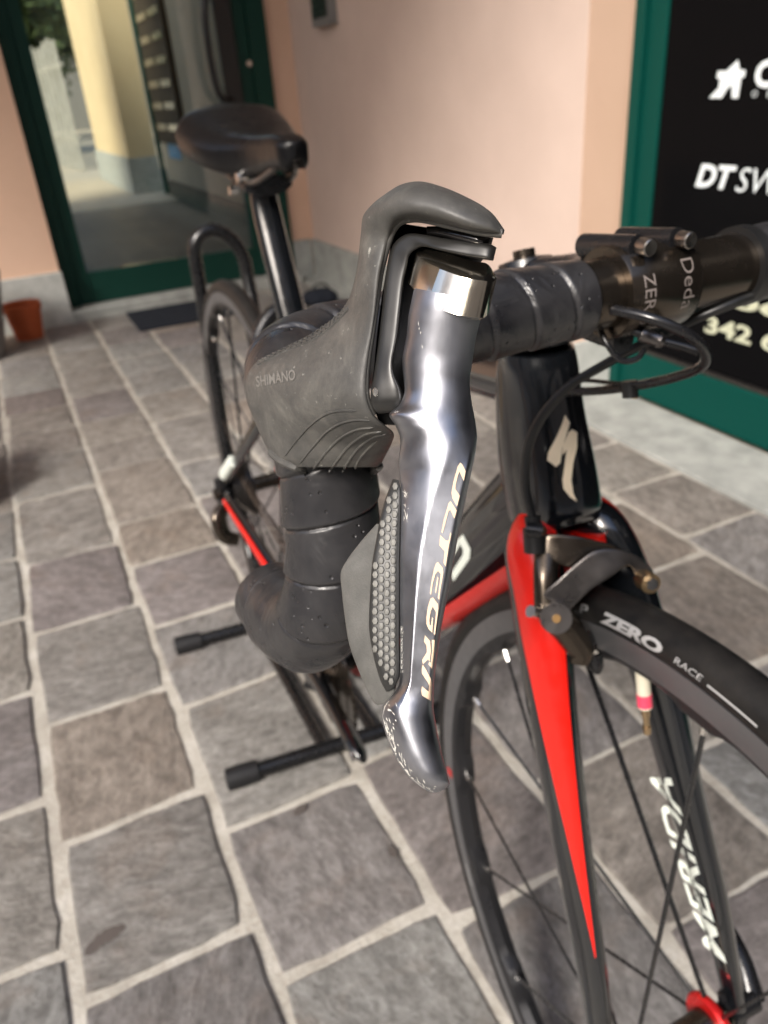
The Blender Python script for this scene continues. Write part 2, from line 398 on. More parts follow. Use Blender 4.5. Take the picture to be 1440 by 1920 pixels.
CUT = {
 (-.165, .055): [.10, .40, .65, .90, 1.17, 1.462, 1.753, 2.12, 2.415, 2.63, 2.867, 3.09, 3.345, 3.59, 3.812, 4.06],
 (.055, .272): [.05, .30, .567, .807, 1.097, 1.357, 1.62, 1.838, 2.195, 2.41, 2.63, 2.92, 3.262, 3.55, 3.80, 4.06],
 (.272, .490): [0.0, .27, .53, .83, 1.10, 1.35, 1.61, 1.875, 2.11, 2.49, 2.78, 3.05, 3.30, 3.53, 3.81, 4.06],
 (.490, .720): [-.1, .14, .403, .66, .93, 1.18, 1.44, 1.70, 1.97, 2.22, 2.52, 2.79, 3.07, 3.33, 3.60, 3.86, 4.06],
 (.720, .945): [.08, .35, .597, .86, 1.12, 1.38, 1.62, 1.88, 2.15, 2.42, 2.68, 2.95, 3.22, 3.48, 3.74, 4.06],
 (.945, 1.172): [.15, .43, .697, 1.003, 1.27, 1.52, 1.79, 2.05, 2.32, 2.58, 2.85, 3.11, 3.38, 3.64, 3.90, 4.06],
 (1.172, 1.397): [.30, .56, .82, 1.072, 1.311, 1.546, 1.80, 2.06, 2.33, 2.59, 2.85, 3.12, 3.38, 3.65, 3.92, 4.06],
}
CUT[(-.39, -.165)] = [.2, .47, .731, 1.0, 1.28, 1.54, 1.81, 2.09, 2.35, 2.62, 2.85, 3.08, 3.34, 3.585, 3.83, 4.06]
CUT[(-.62, -.39)] = [.6, .88, 1.15, 1.41, 1.68, 1.95, 2.21, 2.48, 2.74, 3.0, 3.27, 3.52, 3.79, 4.06]
CUT[(-.85, -.62)] = [1.2, 1.48, 1.75, 2.0, 2.28, 2.55, 2.81, 3.07, 3.34, 3.6, 3.85, 4.06]
CUT[(-1.08, -.85)] = [1.8, 2.07, 2.33, 2.6, 2.86, 3.13, 3.4, 3.66, 4.06]
for (xa, xb), ys in CUT.items():
    for a, b in zip(ys[:-1], ys[1:]): stone(xa, xb, a, b)
STAIN = simple('oil_stain', (.085, .072, .065), .6)
def stain(px, wid):
    pts = [GZ(a, b, .0075)[:2] for a, b in px]; c = catmull(np.array([[*q, 0] for q in pts]), 14)[:, :2]; up_, lo = [], []
    for k in range(14):
        d = c[min(k+1, 13)]-c[max(k-1, 0)]; d /= np.linalg.norm(d); w = wid*math.sin(pi*(k+.6)/14.2)**.6*random.uniform(.7, 1.2)
        up_.append((c[k][0]-d[1]*w, c[k][1]+d[0]*w, .0072)); lo.append((c[k][0]+d[1]*w, c[k][1]-d[0]*w, .0072))
    mesh('stain', up_+lo, [(k, k+14, k+15, k+1) for k in range(13)], STAIN, ground, smooth=False)
stain([(160, 1790), (185, 1765), (212, 1748), (234, 1736)], .010); stain([(552, 1527), (562, 1518), (574, 1508)], .008); stain([(730, 1585), (738, 1600), (743, 1606)], .006)
def slab(x0, x1, y0, y1, z1):
    o = mesh('border_slab', *box(x0, x1, y0, y1, -.01, z1), GRANITE, ground, smooth=False); return bev(o, .003)
slab(1.409, 1.652, -2.6, .2, .006); slab(1.409, 1.652, .206, 2.56, .006)
slab(1.409, 1.525, 2.565, 4.2, .0058)

# ---- the pink building with portico, green door and shop window
bld = empty('pink_building', (1.53, 4.2, 0), 'pink plastered building with a grey stone base, green glazed door and black shop window', 'building')
def bpart(name, mat, *bx, bevel=0, parent=None):
    o = mesh(name, *box(*bx), mat, parent or bld, smooth=False)
    return bev(o, bevel) if bevel else o
WX = 1.530; DY = 4.21; SX = 1.66; RY = 1.93
H_ = 3.6
bpart('wall', PINKLIT, -3.2, .198, 4.11, 4.40, 0, H_)                       # left of the door
bpart('skirting', GRANITE2, -3.2, .205, 4.085, 4.11, 0, .245, bevel=.003)
bpart('wall', PINKLIT, 1.392, WX+.002, DY, DY+.2, .0, H_)                   # strip right of the door
bpart('skirting', GRANITE, 1.40, WX-.024, DY-.022, DY-.001, 0, .203, bevel=.003)
bpart('wall', PINK, WX, WX+.30, RY, DY+.2, 0, H_)                          # long wall on the right
bpart('skirting', GRANITE, WX-.022, WX-.001, RY+.002, DY-.0225, 0, .203, bevel=.003)
bpart('wall', PINKLIT, WX-.001, 2.3, RY-.003, RY-.001, 0, H_)  # thin skin carrying the painted warm light on the wall's end face
bpart('skirting', GRANITE2, WX-.022, SX+.03, RY-.022, RY-.0035, .0065, .168, bevel=.003)
bpart('portico_ceiling', WHITEW, -3.2, 2.6, 0.5, 6.6, H_, H_+.25)
bpart('wall', PINK, SX+.20, SX+.4, -2.6, RY-.004, 0, H_)                   # behind the shop front
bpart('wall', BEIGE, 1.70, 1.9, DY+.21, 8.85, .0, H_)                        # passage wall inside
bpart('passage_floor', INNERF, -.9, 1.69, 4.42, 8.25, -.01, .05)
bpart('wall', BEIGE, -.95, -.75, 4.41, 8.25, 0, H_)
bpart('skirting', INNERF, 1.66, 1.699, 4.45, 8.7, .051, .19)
bpart('portico_column', PINK, -3.15, -2.85, 0.55, 0.85, 0, H_)
# door
dy = DY-.03
door = empty('door', None, parent=bld)
bpart('frame', DGREEN, .200, .262, dy, dy+.09, .03, 2.3, parent=door)
bpart('frame', DGREEN, 1.306, 1.398, dy, dy+.07, .03, 2.3, parent=door)
bpart('stile', DGREEN, .263, .325, dy+.012, dy+.06, .055, 2.25, parent=door, bevel=.004)
bpart('stile', DGREEN, 1.18, 1.304, dy+.012, dy+.06, .055, 2.25, parent=door, bevel=.004)
bpart('bottom_rail', DGREEN, .3255, 1.1795, dy+.014, dy+.058, .055, .205, parent=door, bevel=.004)
bpart('top_rail', DGREEN, .3255, 1.1795, dy+.014, dy+.058, 2.1, 2.25, parent=door, bevel=.004)
bpart('pane', GLASS, .326, 1.179, dy+.032, dy+.040, .206, 2.099, parent=door)
bpart('threshold', GRANITE, .205, 1.40, dy-.10, dy+.10, .0, .052, parent=door, bevel=.004)
a, b2 = GY(440, 30, dy-.06), GY(462, 188, dy-.06)
hx = 1.215
mb = MB(); mb.add(*tube([(1.19, dy+.01, 1.33), (1.13, dy-.05, 1.33), (1.10, dy-.062, 1.29), (1.10, dy-.062, .94), (1.13, dy-.05, .90), (1.19, dy+.01, .90)], .017, 12, n=50)); mb.build('handle', BLACKP, door)
mb = MB(); mb.add(*box(1.150, 1.235, dy-.012, dy+.011, .88, 1.35)); bev(mb.build('handle_plate', BLACKP, door, smooth=False), .006)
mb = MB(); mb.add(*cyl((1.29, dy+.013, 1.045), (1.29, dy-.004, 1.045), .013)); mb.build('lock', STEEL, door)
# shop window
shop = empty('shop_window', None, parent=bld)
bpart('frame', GREEN, SX, SX+.06, 1.868, RY-.0235, .008, H_, parent=shop, bevel=.003)
bpart('frame', GREEN, SX+.014, SX+.06, 1.800, 1.8675, .008, H_, parent=shop, bevel=.003)
bpart('bottom_rail', GREEN, SX, SX+.06, -2.6, 1.7995, .008, .145, parent=shop, bevel=.003)
bpart('sill', GREYALLOY, SX+.008, SX+.055, -2.6, 1.7995, .146, .156, parent=shop)
bpart('black_panel', PANEL, SX+.022, SX+.05, -2.6, 1.7990, .157, H_, parent=shop)
PX_ = SX+.020
def wall_text(body, p0, p1, ph, mat, bold=0, shear=0, name='lettering', under=None):
    """p0,p1: baseline start/end pixels; ph: pixel of the cap top above the start; text lies on the window plane x = PX_"""
    A, Bq, T = GX(*p0, PX_), GX(*p1, PX_), GX(*ph, PX_)
    V, F, asp = text2d(body, bold, shear)
    hgt = T[2]-A[2]; ln = A[1]-Bq[1]
    W3 = [(PX_, A[1]-x*ln, A[2]+y*hgt) for x, y in V]
    par = list(range(len(W3)))
    def root(i):
        while par[i] != i: par[i] = par[par[i]]; i = par[i]
        return i
    for f in F:
        for q in f[1:]: par[root(q)] = root(f[0])
    isl = {}
    for f in F: isl.setdefault(root(f[0]), []).append(f)
    for fs in isl.values():
        ids = sorted({q for f in fs for q in f}); mp_ = {q: k for k, q in enumerate(ids)}
        mesh('letter', [W3[q] for q in ids], [[mp_[q] for q in f] for f in fs], mat, shop, smooth=False)
wall_text('DT', (1303, 350), (1376, 356), (1303, 306), GLOW, .035, .25)
wall_text('SWISS', (1378, 359), (1530, 374), (1378, 313), GLOW, -.005, .25)
wall_text('CERVO', (1412, 166), (1600, 172), (1412, 113), GLOW, .04, 0)
wall_text('O', (1409, 182), (1419, 182), (1409, 170), GLOW, .0, 0); wall_text('P', (1438, 183), (1447, 183), (1438, 171), GLOW, .0, 0)
wall_text('342 69', (1320, 623), (1492, 668), (1320, 589), GLOWG, .03, 0)
wall_text('06', (1366, 575), (1480, 598), (1366, 545), GLOWG, .03, 0)
star = [(1384, 112), (1387, 131), (1398, 131), (1396, 145), (1390, 145), (1384, 184), (1372, 184), (1372, 160), (1364, 166), (1353, 184), (1329, 184), (1347, 165), (1350, 148), (1344, 147), (1346, 133), (1362, 133)]
mb = MB(); V, F = fine_poly([tuple(GX(a, b, PX_)[1:]) for a, b in star], 0); mb.add([(PX_, a, b) for a, b in V], F); mb.build('star_emblem', GLOW, shop, smooth=False)

# ---- loose things by the door
ic = empty('intercom', (WX-.02, 3.8, 1.17), 'small grey intercom box on the pink wall', 'intercom')
i0, i1 = GX(588, 48, WX-.03), GX(622, 44, WX-.03)
mesh('housing', *box(WX-.035, WX-.001, min(i0[1], i1[1]), max(i0[1], i1[1]), min(i0[2], i1[2]), min(i0[2], i1[2])+.22), GREYC, ic, smooth=False)
mesh('speaker_panel', *box(WX-.040, WX-.036, min(i0[1], i1[1])+.02, max(i0[1], i1[1])-.02, min(i0[2], i1[2])+.03, min(i0[2], i1[2])+.18), STEEL, ic, smooth=False)
mt = mesh('doormat', *box(.445, 1.02, 3.66, 4.055, .0055, .016), MATM, smooth=False); tag(bev(mt, .004), 'dark blue doormat lying before the green door', 'doormat')
pc = (-.010, 3.93)
pot = empty('flowerpot', (*pc, 0), 'small terracotta flowerpot on the paving beside the door', 'flowerpot')
mb = MB(); mb.add(*lathe([(.003, .001), (.003, .060), (.13, .078), (.13, .084), (.160, .086), (.160, .076), (.125, .070), (.12, .001)], (*pc, 0.003), (0, 0, 1), (1, 0, 0), 32)); mb.build('pot', TERRA, pot)
mb = MB(); mb.add(*lathe([(.126, .0005), (.128, .068)], (*pc, 0.003), (0, 0, 1), (1, 0, 0), 24)); mb.build('soil', BARK, pot)
pc = (-.245, 3.72)
pl = empty('planter', (*pc, 0), 'large round grey planter at the left edge beside the flowerpot', 'planter')
mb = MB(); mb.add(*lathe([(.004, .001), (.004, .12), (.05, .135), (.30, .185), (.34, .195), (.36, .19), (.36, .165), (.30, .155), (.29, .001)], (*pc, 0.004), (0, 0, 1), (1, 0, 0), 40)); mb.build('bowl', GREYC, pl)
tb = GZ(-40, 950); k = MB()
for sx0, sx1, z0, z1 in ((0, .16, .004, .10), (.012, .148, .10, .19)):
    k.add(*box(tb[0]-.19+sx0, tb[0]-.19+sx1+.06, tb[1]-.05, tb[1]+.20, z0+.001, z1))
o = k.build('stone_block', TAN, None, smooth=False); tag(bev(o, .012, 3), 'tan stone block standing at the left edge of the paving', 'stone block')

# ---- seen through the door: yard, cream wall, fence, tree, letterboxes
yd = mesh('yard', [(-12, 8.2, .046), (14, 8.2, .046), (14, 60, .046), (-12, 60, .046)], [(0, 1, 2, 3)], STREET, smooth=False); tag(yd, kind='structure')
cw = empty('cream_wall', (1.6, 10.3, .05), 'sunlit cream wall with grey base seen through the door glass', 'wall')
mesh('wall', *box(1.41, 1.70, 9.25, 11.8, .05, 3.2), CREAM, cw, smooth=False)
mesh('skirting', *box(1.385, 1.409, 9.22, 11.8, .05, .40), GRANITE2, cw, smooth=False)
mesh('skirting', *box(1.4095, 1.70, 9.225, 9.249, .05, .40), GRANITE2, cw, smooth=False)
fe = empty('fence', (1.2, 14, .05), 'pale picket fence standing beyond the yard behind the glass', 'fence')
for kx in range(30):
    y = 13.6+kx*.40; x = 1.36-kx*.030
    mesh('picket', *box(x-.02, x+.02, y-.075, y+.075, .05, 1.75+random.uniform(-.05, .05)), WOOD, fe, smooth=False)
mb = MB(); mb.add(*tube([(1.40, 13.5, .5), (.48, 25.6, .5)], .03, 6)); mb.add(*tube([(1.40, 13.5, 1.45), (.48, 25.6, 1.45)], .03, 6)); mb.build('rail', WOOD, fe)
def tree(x, y, h, r, n, label):
    t = empty('leafy_tree', (x, y, .05), label, 'tree', 'trees behind the fence')
    mb = MB(); mb.add(*tube([(x, y, .05), (x+.1, y, h*.4), (x-.05, y+.1, h*.75)], [.13, .1, .05], 10, n=12))
    for q in range(5):
        a = q*1.3; mb.add(*tube([(x+.05, y, h*.45), (x+math.cos(a)*r*.6, y+math.sin(a)*r*.6, h*(.6+.06*q))], [.05, .015], 6))
    mb.build('trunk', BARK, t)
    rng = np.random.default_rng(int(abs(x*100)+y)); V = []; F = []
    cl = rng.normal(size=(26, 3)); cl /= np.linalg.norm(cl, axis=1)[:, None]; cl *= rng.uniform(.45, 1, (26, 1))
    for i in range(n):
        c = cl[rng.integers(26)]*np.array([r, r, h*.36]) + rng.normal(size=3)*r*.16 + np.array([x, y, h*.62])
        a, b = rng.normal(size=3), rng.normal(size=3); a /= np.linalg.norm(a); b -= a*(a @ b); b /= np.linalg.norm(b); s = rng.uniform(.07, .15)
        V += [c-a*s, c+b*s*.5, c+a*s, c-b*s*.5]; F.append((4*i, 4*i+1, 4*i+2, 4*i+3))
    mesh('crown', V, F, LEAF, t, smooth=False)
tree(.55, 19.0, 3.6, 1.5, 9000, 'dense dark green tree seen through the left of the door glass')
tree(-1.6, 24.0, 4.6, 2.0, 6000, 'taller dark green tree further back behind the fence')
tree(2.0, 28.0, 4.4, 2.2, 6000, 'green tree beyond the far end of the pale fence')
gb = empty('grey_house', (0, 36, 0), 'plain grey house far behind the trees', 'house')
mesh('wall', *box(-14, 14, 36, 40, .0, 5.2), GREYC, gb, smooth=False)
mesh('roof', [(-14.4, 35.6, 5.2), (14.4, 35.6, 5.2), (14.4, 40.4, 5.2), (-14.4, 40.4, 5.2), (-14.4, 38, 6.6), (14.4, 38, 6.6)], [(0, 1, 5, 4), (2, 3, 4, 5), (0, 4, 3), (1, 2, 5), (3, 2, 1, 0)], TERRA, gb, smooth=False)
for q in range(6):
    w_ = mesh('window', *box(-11+q*4, -9.8+q*4, 35.96, 35.999, 1.6, 3.2), PANEL, gb, smooth=False)
    mesh('sill', *box(-11.1+q*4, -9.7+q*4, 35.85, 35.999, 1.5, 1.59), GRANITE2, w_, smooth=False)
lb = empty('letterboxes', (1.68, 8.1, .05), 'bank of brown letterboxes with shiny flaps on the passage wall behind the glass', 'letterboxes')
mesh('case', *box(1.655, 1.699, 7.62, 8.72, .55, 2.15), BARK, lb, smooth=False)
for r_ in range(8):
    zz = .66+r_*.178
    for c_ in range(2):
        mesh('flap', *box(1.642, 1.654, 7.68+c_*.52, 8.10+c_*.52, zz, zz+.055), STEEL, lb, smooth=False)
p0_, p1_ = GX(312, 262, 1.69), GX(340, 300, 1.69)
bp = mesh('poster', *box(1.690, 1.697, p1_[1], p0_[1], p1_[2], p0_[2]), BLUE, smooth=False); tag(bp, 'light blue notice on the passage wall below the letterboxes', 'poster')
ig = empty('inner_door', (1.62, 8.9, .05), 'narrow green inner door frame with handle beyond the passage', 'door')
mesh('frame', *box(1.655, 1.695, 8.86, 8.95, .05, 2.2), GREEN, ig, smooth=False)
mesh('handle', *tube([(1.675, 8.86, 1.45), (1.675, 8.80, 1.45), (1.675, 8.80, 1.02), (1.675, 8.86, 1.02)], .014, 8), BLACKP, ig)

# ---- across the street, behind the photographer (it is mirrored in the polished lever)
ob = empty('opposite_building', (0, -6, 0), 'tall beige building across the street behind the viewer', 'building')
OBW = mk_rough('brown_plaster', (.40, .30, .22), (.47, .36, .265), 3, .9, 150, .2, .002)
mesh('wall', *box(-9, 16, -9, -6, 0, 6.2), OBW, ob, smooth=False)
for q in range(6):
    for zf in (1.0, 3.9):
        w_ = mesh('window', *box(-7.6+q*3.8, -6.4+q*3.8, -5.999, -5.95, zf, zf+1.5), PANEL, ob, smooth=False)
        mesh('sill', *box(-7.7+q*3.8, -6.3+q*3.8, -5.999, -5.86, zf-.08, zf-.001), GRANITE2, w_, smooth=False)

lbl = empty('added_left_building', (-8, 2, 0), 'unseen ochre building added on the left to darken low reflections', 'building')
mesh('wall', *box(-11, -8, -5.5, 16, 0, 4.4), OBW, lbl, smooth=False)  # unseen block, added so sideways reflections on the bike turn darker
for q in range(5):
    for zf in (1.0, 3.3):
        w_ = mesh('window', *box(-7.999, -7.95, -4+q*3.8, -2.7+q*3.8, zf, zf+1.4), PANEL, lbl, smooth=False)
        mesh('sill', *box(-7.999, -7.86, -4.1+q*3.8, -2.6+q*3.8, zf-.08, zf-.001), GRANITE2, w_, smooth=False)
dl = GZ(600, 575); bg_ = empty('black_bag', (dl[0], dl[1], 0), 'small black bag lying on the paving beside the grey skirting', 'bag')
mb = MB(); mb.add(*tube([(dl[0]-.07, dl[1]+.03, .035), (dl[0]-.04, dl[1]+.02, .042), (dl[0]+.04, dl[1]-.02, .046), (dl[0]+.08, dl[1]-.03, .036)], [.022, .038, .040, .020], 16, n=20, ell=(1, 1.2))); mb.build('body', MATM, bg_)
mb = MB(); mb.add(*tube([(dl[0]-.03, dl[1], .080), (dl[0]-.01, dl[1], .105), (dl[0]+.03, dl[1]-.01, .105), (dl[0]+.05, dl[1]-.02, .080)], .005, 8, n=20)); mb.build('strap', BLACKP, bg_)

# ================================================================== THE BICYCLE
bike = empty('road_bicycle', B(0, 0, 0), 'black and red road bicycle with a silver brake lever, held by a rear wheel stand', 'bicycle')
exec_parts = []

# ---- wheels
def wheel(name, X, cx, cz, nsp, phase, rear=False, seed=1):
    w = empty(name, None, parent=bike)
    o = X(cx, 0, cz); ax = X(cx, 1, cz)-o; e1 = X(cx+1, 0, cz)-o; e1 /= np.linalg.norm(e1); ax /= np.linalg.norm(ax)
    e2 = np.cross(ax, e1)     # ax = left, e1 = forward, e2 = ax x e1 (down or up)
    sgn = 1 if e2[2] > 0 else -1
    def pt(a, r, y): return o + ax*y + (e1*math.cos(a) + np.array([0, 0, 1.0])*math.sin(a)*1.0)*r if False else o + ax*y + (e1*math.cos(a) + e2*sgn*math.sin(a))*r
    R0, rt = .3235, .0125
    prof = [(rt*math.sin(t), R0+rt*math.cos(t)*(1.0 if abs(t) > .6 else 1.0)) for t in np.linspace(-2.45, 2.45, 22)]
    mb = MB(); mb.add(*lathe(prof, o, ax, e1, 144)); ty = mb.build('tyre', TYRE, w, sharp=0)
    nn = nsp
    def wav(k, a):
        if k not in (3, 4, 5): return 0
        ph = ((a*sgn-phase)/(2*pi)*nn) % 1.0; d = min(ph, 1-ph)
        return (-.0035 if d < .12 else (.0012 if d > .17 else -.0035+(d-.12)/.05*.0047))
    rp = [(.0095, .3195), (.0115, .3175), (.0110, .3015), (.0085, .2955), (0, .2930), (-.0085, .2955), (-.0110, .3015), (-.0115, .3175), (-.0095, .3195)]
    V, F = lathe(rp, o, ax, e1, 256, rmod=wav)
    fm = [(1 if (i//256) in (1, 6) else 0) for i in range(len(F))]
    mesh('rim', V, F, None, w, sharp=30, mats=[RIMB, RIMG], fm=fm)
    fl = .034 if not rear else .030
    hp = [(-.050, .006), (-.046, .010), (-.040, .011), (-.0399, .014), (-.030, .0135), (-.02, .0125), (0, .012), (.02, .0125), (.030, .0135), (.0399, .014), (.040, .011), (.046, .010), (.050, .006)]
    hub = mesh('hub', *lathe(hp, o, ax, e1, 32), ALLOYB, w)
    for sy in (-1, 1):
        mesh('hub_flange', *lathe([(sy*fl-.0035, .010), (sy*fl-.0035, .0205), (sy*fl-.0015, .0222), (sy*fl+.0015, .0222), (sy*fl+.0035, .0205), (sy*fl+.0035, .010)], o, ax, e1, 40), REDA, w)
    for i in range(nsp):
        a = phase+2*pi*i/nsp; sy = -1 if i % 2 == 0 else 1
        n0 = pt(a, .2925, sy*.001); h0 = pt(a, .020, sy*fl)
        d = (h0-n0)/np.linalg.norm(h0-n0); mb = MB()
        mb.add(*tube([n0, n0+d*.011], [.0027, .0022], 8), 1); mb.add(*tube([n0+d*.009, h0], [.0014, .0014], 6, ell=(1.5, .85)), 0)
        mb.build('spoke', None, w, mats=[SATINB, STEEL])
    return w, pt
fwheel, fpt = wheel('front_wheel', S, 0, .336, 16, math.radians(93.5))
rwheel, rpt = wheel('rear_wheel', B, -.985, .346, 20, math.radians(100), rear=True)
# quick release
for ya, yb in ((.050, .073), (-.068, -.050)):
    qr = MB(); qr.add(*cyl(S(0, ya, .336), S(0, yb, .336), .008)); qr.build('axle_nut', SATINB, bike)
mb = MB(); mb.add(*tube([S(0.002, .073, .336), S(-.02, .079, .352), S(-.045, .080, .362), S(-.066, .076, .368)], [.006, .0055, .006, .0045], 10, n=16, ell=(.7, 1.2))); mb.build('quick_release_lever', SATINB, bike)
# tyre lettering on the right sidewall
def wheel_text(body, a0, a1, r0, r1, mat, bold=0, shear=0):
    V, F, asp = text2d(body, bold, shear, 2); W3 = []
    for x, y in V:
        a = math.radians(a0+(a1-a0)*x); r = r0+(r1-r0)*y; t = math.acos(max(-1, min(1, (r-.3235)/.0125)))
        W3.append(fpt(a, r+math.cos(t)*.0003, -.0125*math.sin(t)-.0004))
    return mesh('tyre_print', W3, F, mat, fwheel, smooth=False)
wheel_text('P', 110.4, 108.8, .3225, .3285, GREYP, .02, .2)
wheel_text('ZERO', 106.9, 97.6, .3215, .3292, GREYP, .05, .25)
wheel_text('RACE', 96.0, 92.5, .3232, .3272, GREYP, .0, .25)
V, F = lathe([(0, 0), (0, 0)], (0, 0, 0), (0, 1, 0), (1, 0, 0), 4)
mb = MB()
def arcband(a0, a1, r0, r1, n, yo):
    V = []; 
    for i in range(n+1):
        a = math.radians(a0+(a1-a0)*i/n)
        for r in (r0, r1):
            yy = yo(r); V.append(fpt(a, r, yy))
    return V, [(2*i, 2*i+1, 2*i+3, 2*i+2) for i in range(n)]
mb.add(*arcband(91.9, 86.4, .3238, .3252, 12, lambda r: -.0125*math.sin(math.acos((r-.3235)/.0125))-.0005)); mb.build('tyre_print', GREYP, fwheel, smooth=False)
mb = MB()
for a in (184.0, 185.0): mb.add(*arcband(a, a+.7, .3030, .3120, 2, lambda r: -.0121))
mb.build('rim_print', RED, fwheel, smooth=False)
mb = MB()
for q in range(6): mb.add(*arcband(206+q*.75, 206.35+q*.75, .3045, .3095, 1, lambda r: -.0121))
mb.build('rim_print', GREYP, fwheel, smooth=False)

mb = MB(); va = math.radians(103.6)
mb.add(*tube([fpt(va, r, 0) for r in (.2935, .268)], .0042, 14)); vl = mb.build('valve', simple('valve_white', (.62, .58, .46), .5), fwheel)
mb = MB(); mb.add(*tube([fpt(va, r, 0) for r in (.2772, .2690)], .0045, 14)); mb.build('valve_band', simple('valve_pink', (.72, .06, .12), .5), fwheel)
mb = MB(); mb.add(*tube([fpt(va, r, 0) for r in (.268, .262, .2615, .255, .2548, .250)], [.0026, .0026, .0020, .0020, .0026, .0022], 12)); mb.build('valve_tip', simple('valve_brass', (.55, .40, .24), .35, 1.0), fwheel)

# ---- frame
frame = empty('frame', None, parent=bike)
HB = AP+AX*.372; HT = AP+AX*.482
mb = MB(); mb.add(*tube([B(AP+AX*t-np.array([o_, 0, 0])) for t, o_ in ((.366, .004), (.372, .006), (.40, .010), (.44, .009), (.474, .003), (.482, .001))], [.0262, .0272, .0262, .0240, .0232, .0222], 48, n=24, up=B(1, 0, 0)-B(0, 0, 0), ell=[(1.1, 1), (1.2, 1), (1.45, 1), (1.4, 1), (1.12, 1), (1.02, 1)])); head = mb.build('head_tube', GLOSSB, frame)
HTV, HTF = mb.V, mb.F
BB = np.array([-.575, 0, .268])
mb = MB(); mb.add(*tube([B(HB+np.array([-.010, 0, .030])), B((HB+BB)/2+np.array([0, 0, .006])), B(BB)], [.0262, .0305, .031], 32, n=24, ell=(1.15, .92))); mb.build('down_tube', GLOSSB, frame); DTT = bvh(mb.V, mb.F)
# red underside of the down tube
def underside(p0, p1, r0, r1, a0, a1, n=24):
    V = []; 
    for i in range(n+1):
        t = i/n; c = np.array(p0)*(1-t)+np.array(p1)*t; tg = np.array(p1)-np.array(p0); tg /= np.linalg.norm(tg)
        side = np.array([0, 1.0, 0]); dn = np.cross(tg, side); dn /= np.linalg.norm(dn)
        if dn[2] > 0: dn = -dn
        for j in range(13):
            a = a0+(a1-a0)*j/12; V.append(B(c+(dn*math.cos(a)+side*math.sin(a))*(r0*(1-t)+r1*t)))
    return V, grid_faces(n+1, 13, False)
mb = MB(); mb.add(*underside(HB+np.array([.006, 0, .018]), BB+np.array([.02, 0, .02]), .0300, .0345, -.95, .95)); mb.build('red_underside', RED, frame)
ST = np.array([-.575-.100, 0, .268+.395])
mb = MB(); mb.add(*tube([B(BB), B(ST)], [.021, .0165], 24, ell=(1.15, .85))); mb.build('seat_tube', GLOSSB, frame)
mb = MB(); mb.add(*tube([B(HT+np.array([-.01, 0, -.022])), B((HT+ST)/2+np.array([0, 0, .0])), B(ST+np.array([.005, 0, -.03]))], [.021, .019, .016], 24, n=16, ell=(.9, 1.0))); mb.build('top_tube', GLOSSB, frame)
mb = MB(); mb.add(*tube([B(ST-np.array([-.008, 0, .022])), B(ST+np.array([-.004, 0, .012]))], .0190, 24, ell=(1.18, .9))); mb.build('seat_clamp', SATINB, frame)
for sy in (-1, 1):
    mb = MB(); mb.add(*tube([B(-.69, sy*.018, .63), B(-.80, sy*.040, .52), B(-.985, sy*.066, .365)], [.010, .0085, .0085], 14, n=16, ell=(1.3, .8))); mb.build('seat_stay', GLOSSB, frame)
    mb = MB(); mb.add(*tube([B(-.60, sy*.022, .270), B(-.75, sy*.045, .29), B(-.975, sy*.067, .340)], [.016, .0135, .010], 14, n=16, ell=(1.2, .75))); cs = mb.build('chain_stay', GLOSSB, frame)
    Vc, Fc = tube([B(-.66, sy*.0445, .284), B(-.75, sy*.0570, .296), B(-.96, sy*.0770, .341)], [.010, .0095, .005], 12, n=16, ell=(1.2, .35)); mesh('red_stripe', Vc, Fc, RED, frame)
    mb = MB(); mb.add(*tube([B(-.985, sy*.066, .372), B(-.985, sy*.068, .33)], .014, 12, ell=(1.2, .35))); mb.build('dropout', SATINB, frame)
# white print on stay
Vc, Fc = tube([B(-.905, -.0615, .4335), B(-.958, -.0705, .3890)], [.0085, .0085], 12, ell=(1.1, .7)); mesh('white_print', Vc, Fc, WHITE, frame)
# head badge
badge1 = [(195, 450), (225, 500), (178, 655), (166, 745), (140, 770), (85, 730), (90, 685), (140, 590), (172, 520)]
badge2 = [(240, 540), (270, 560), (268, 650), (244, 750), (233, 850), (245, 930), (270, 985), (225, 955), (185, 905), (178, 850), (195, 740), (205, 660), (180, 700), (182, 640), (215, 560)]
tr = bvh(HTV, HTF)
pb = [[(1000+.3056*a, 640+.3056*b) for a, b in q] for q in (badge1, badge2)]
poly_on(tr, pb, .0006, .47, 2).build('head_badge', simple('badge_print', (.78, .66, .48), .45), frame)
dtw = [[(868, 1002), (882, 1030), (880, 1048), (850, 1090), (846, 1075), (868, 1040), (868, 1030), (858, 1012)], [(846, 1030), (858, 1012), (862, 1022), (848, 1046)]]
mb = MB()
for q in dtw:
    V, F = fine_poly(q, 1); W3 = [hit(DTT, a, b, .0015) for a, b in V]
    if all(p_ is not None for p_ in W3): mb.add(W3, F)
if mb.V: mb.build('white_print', WHITE, frame, smooth=False)

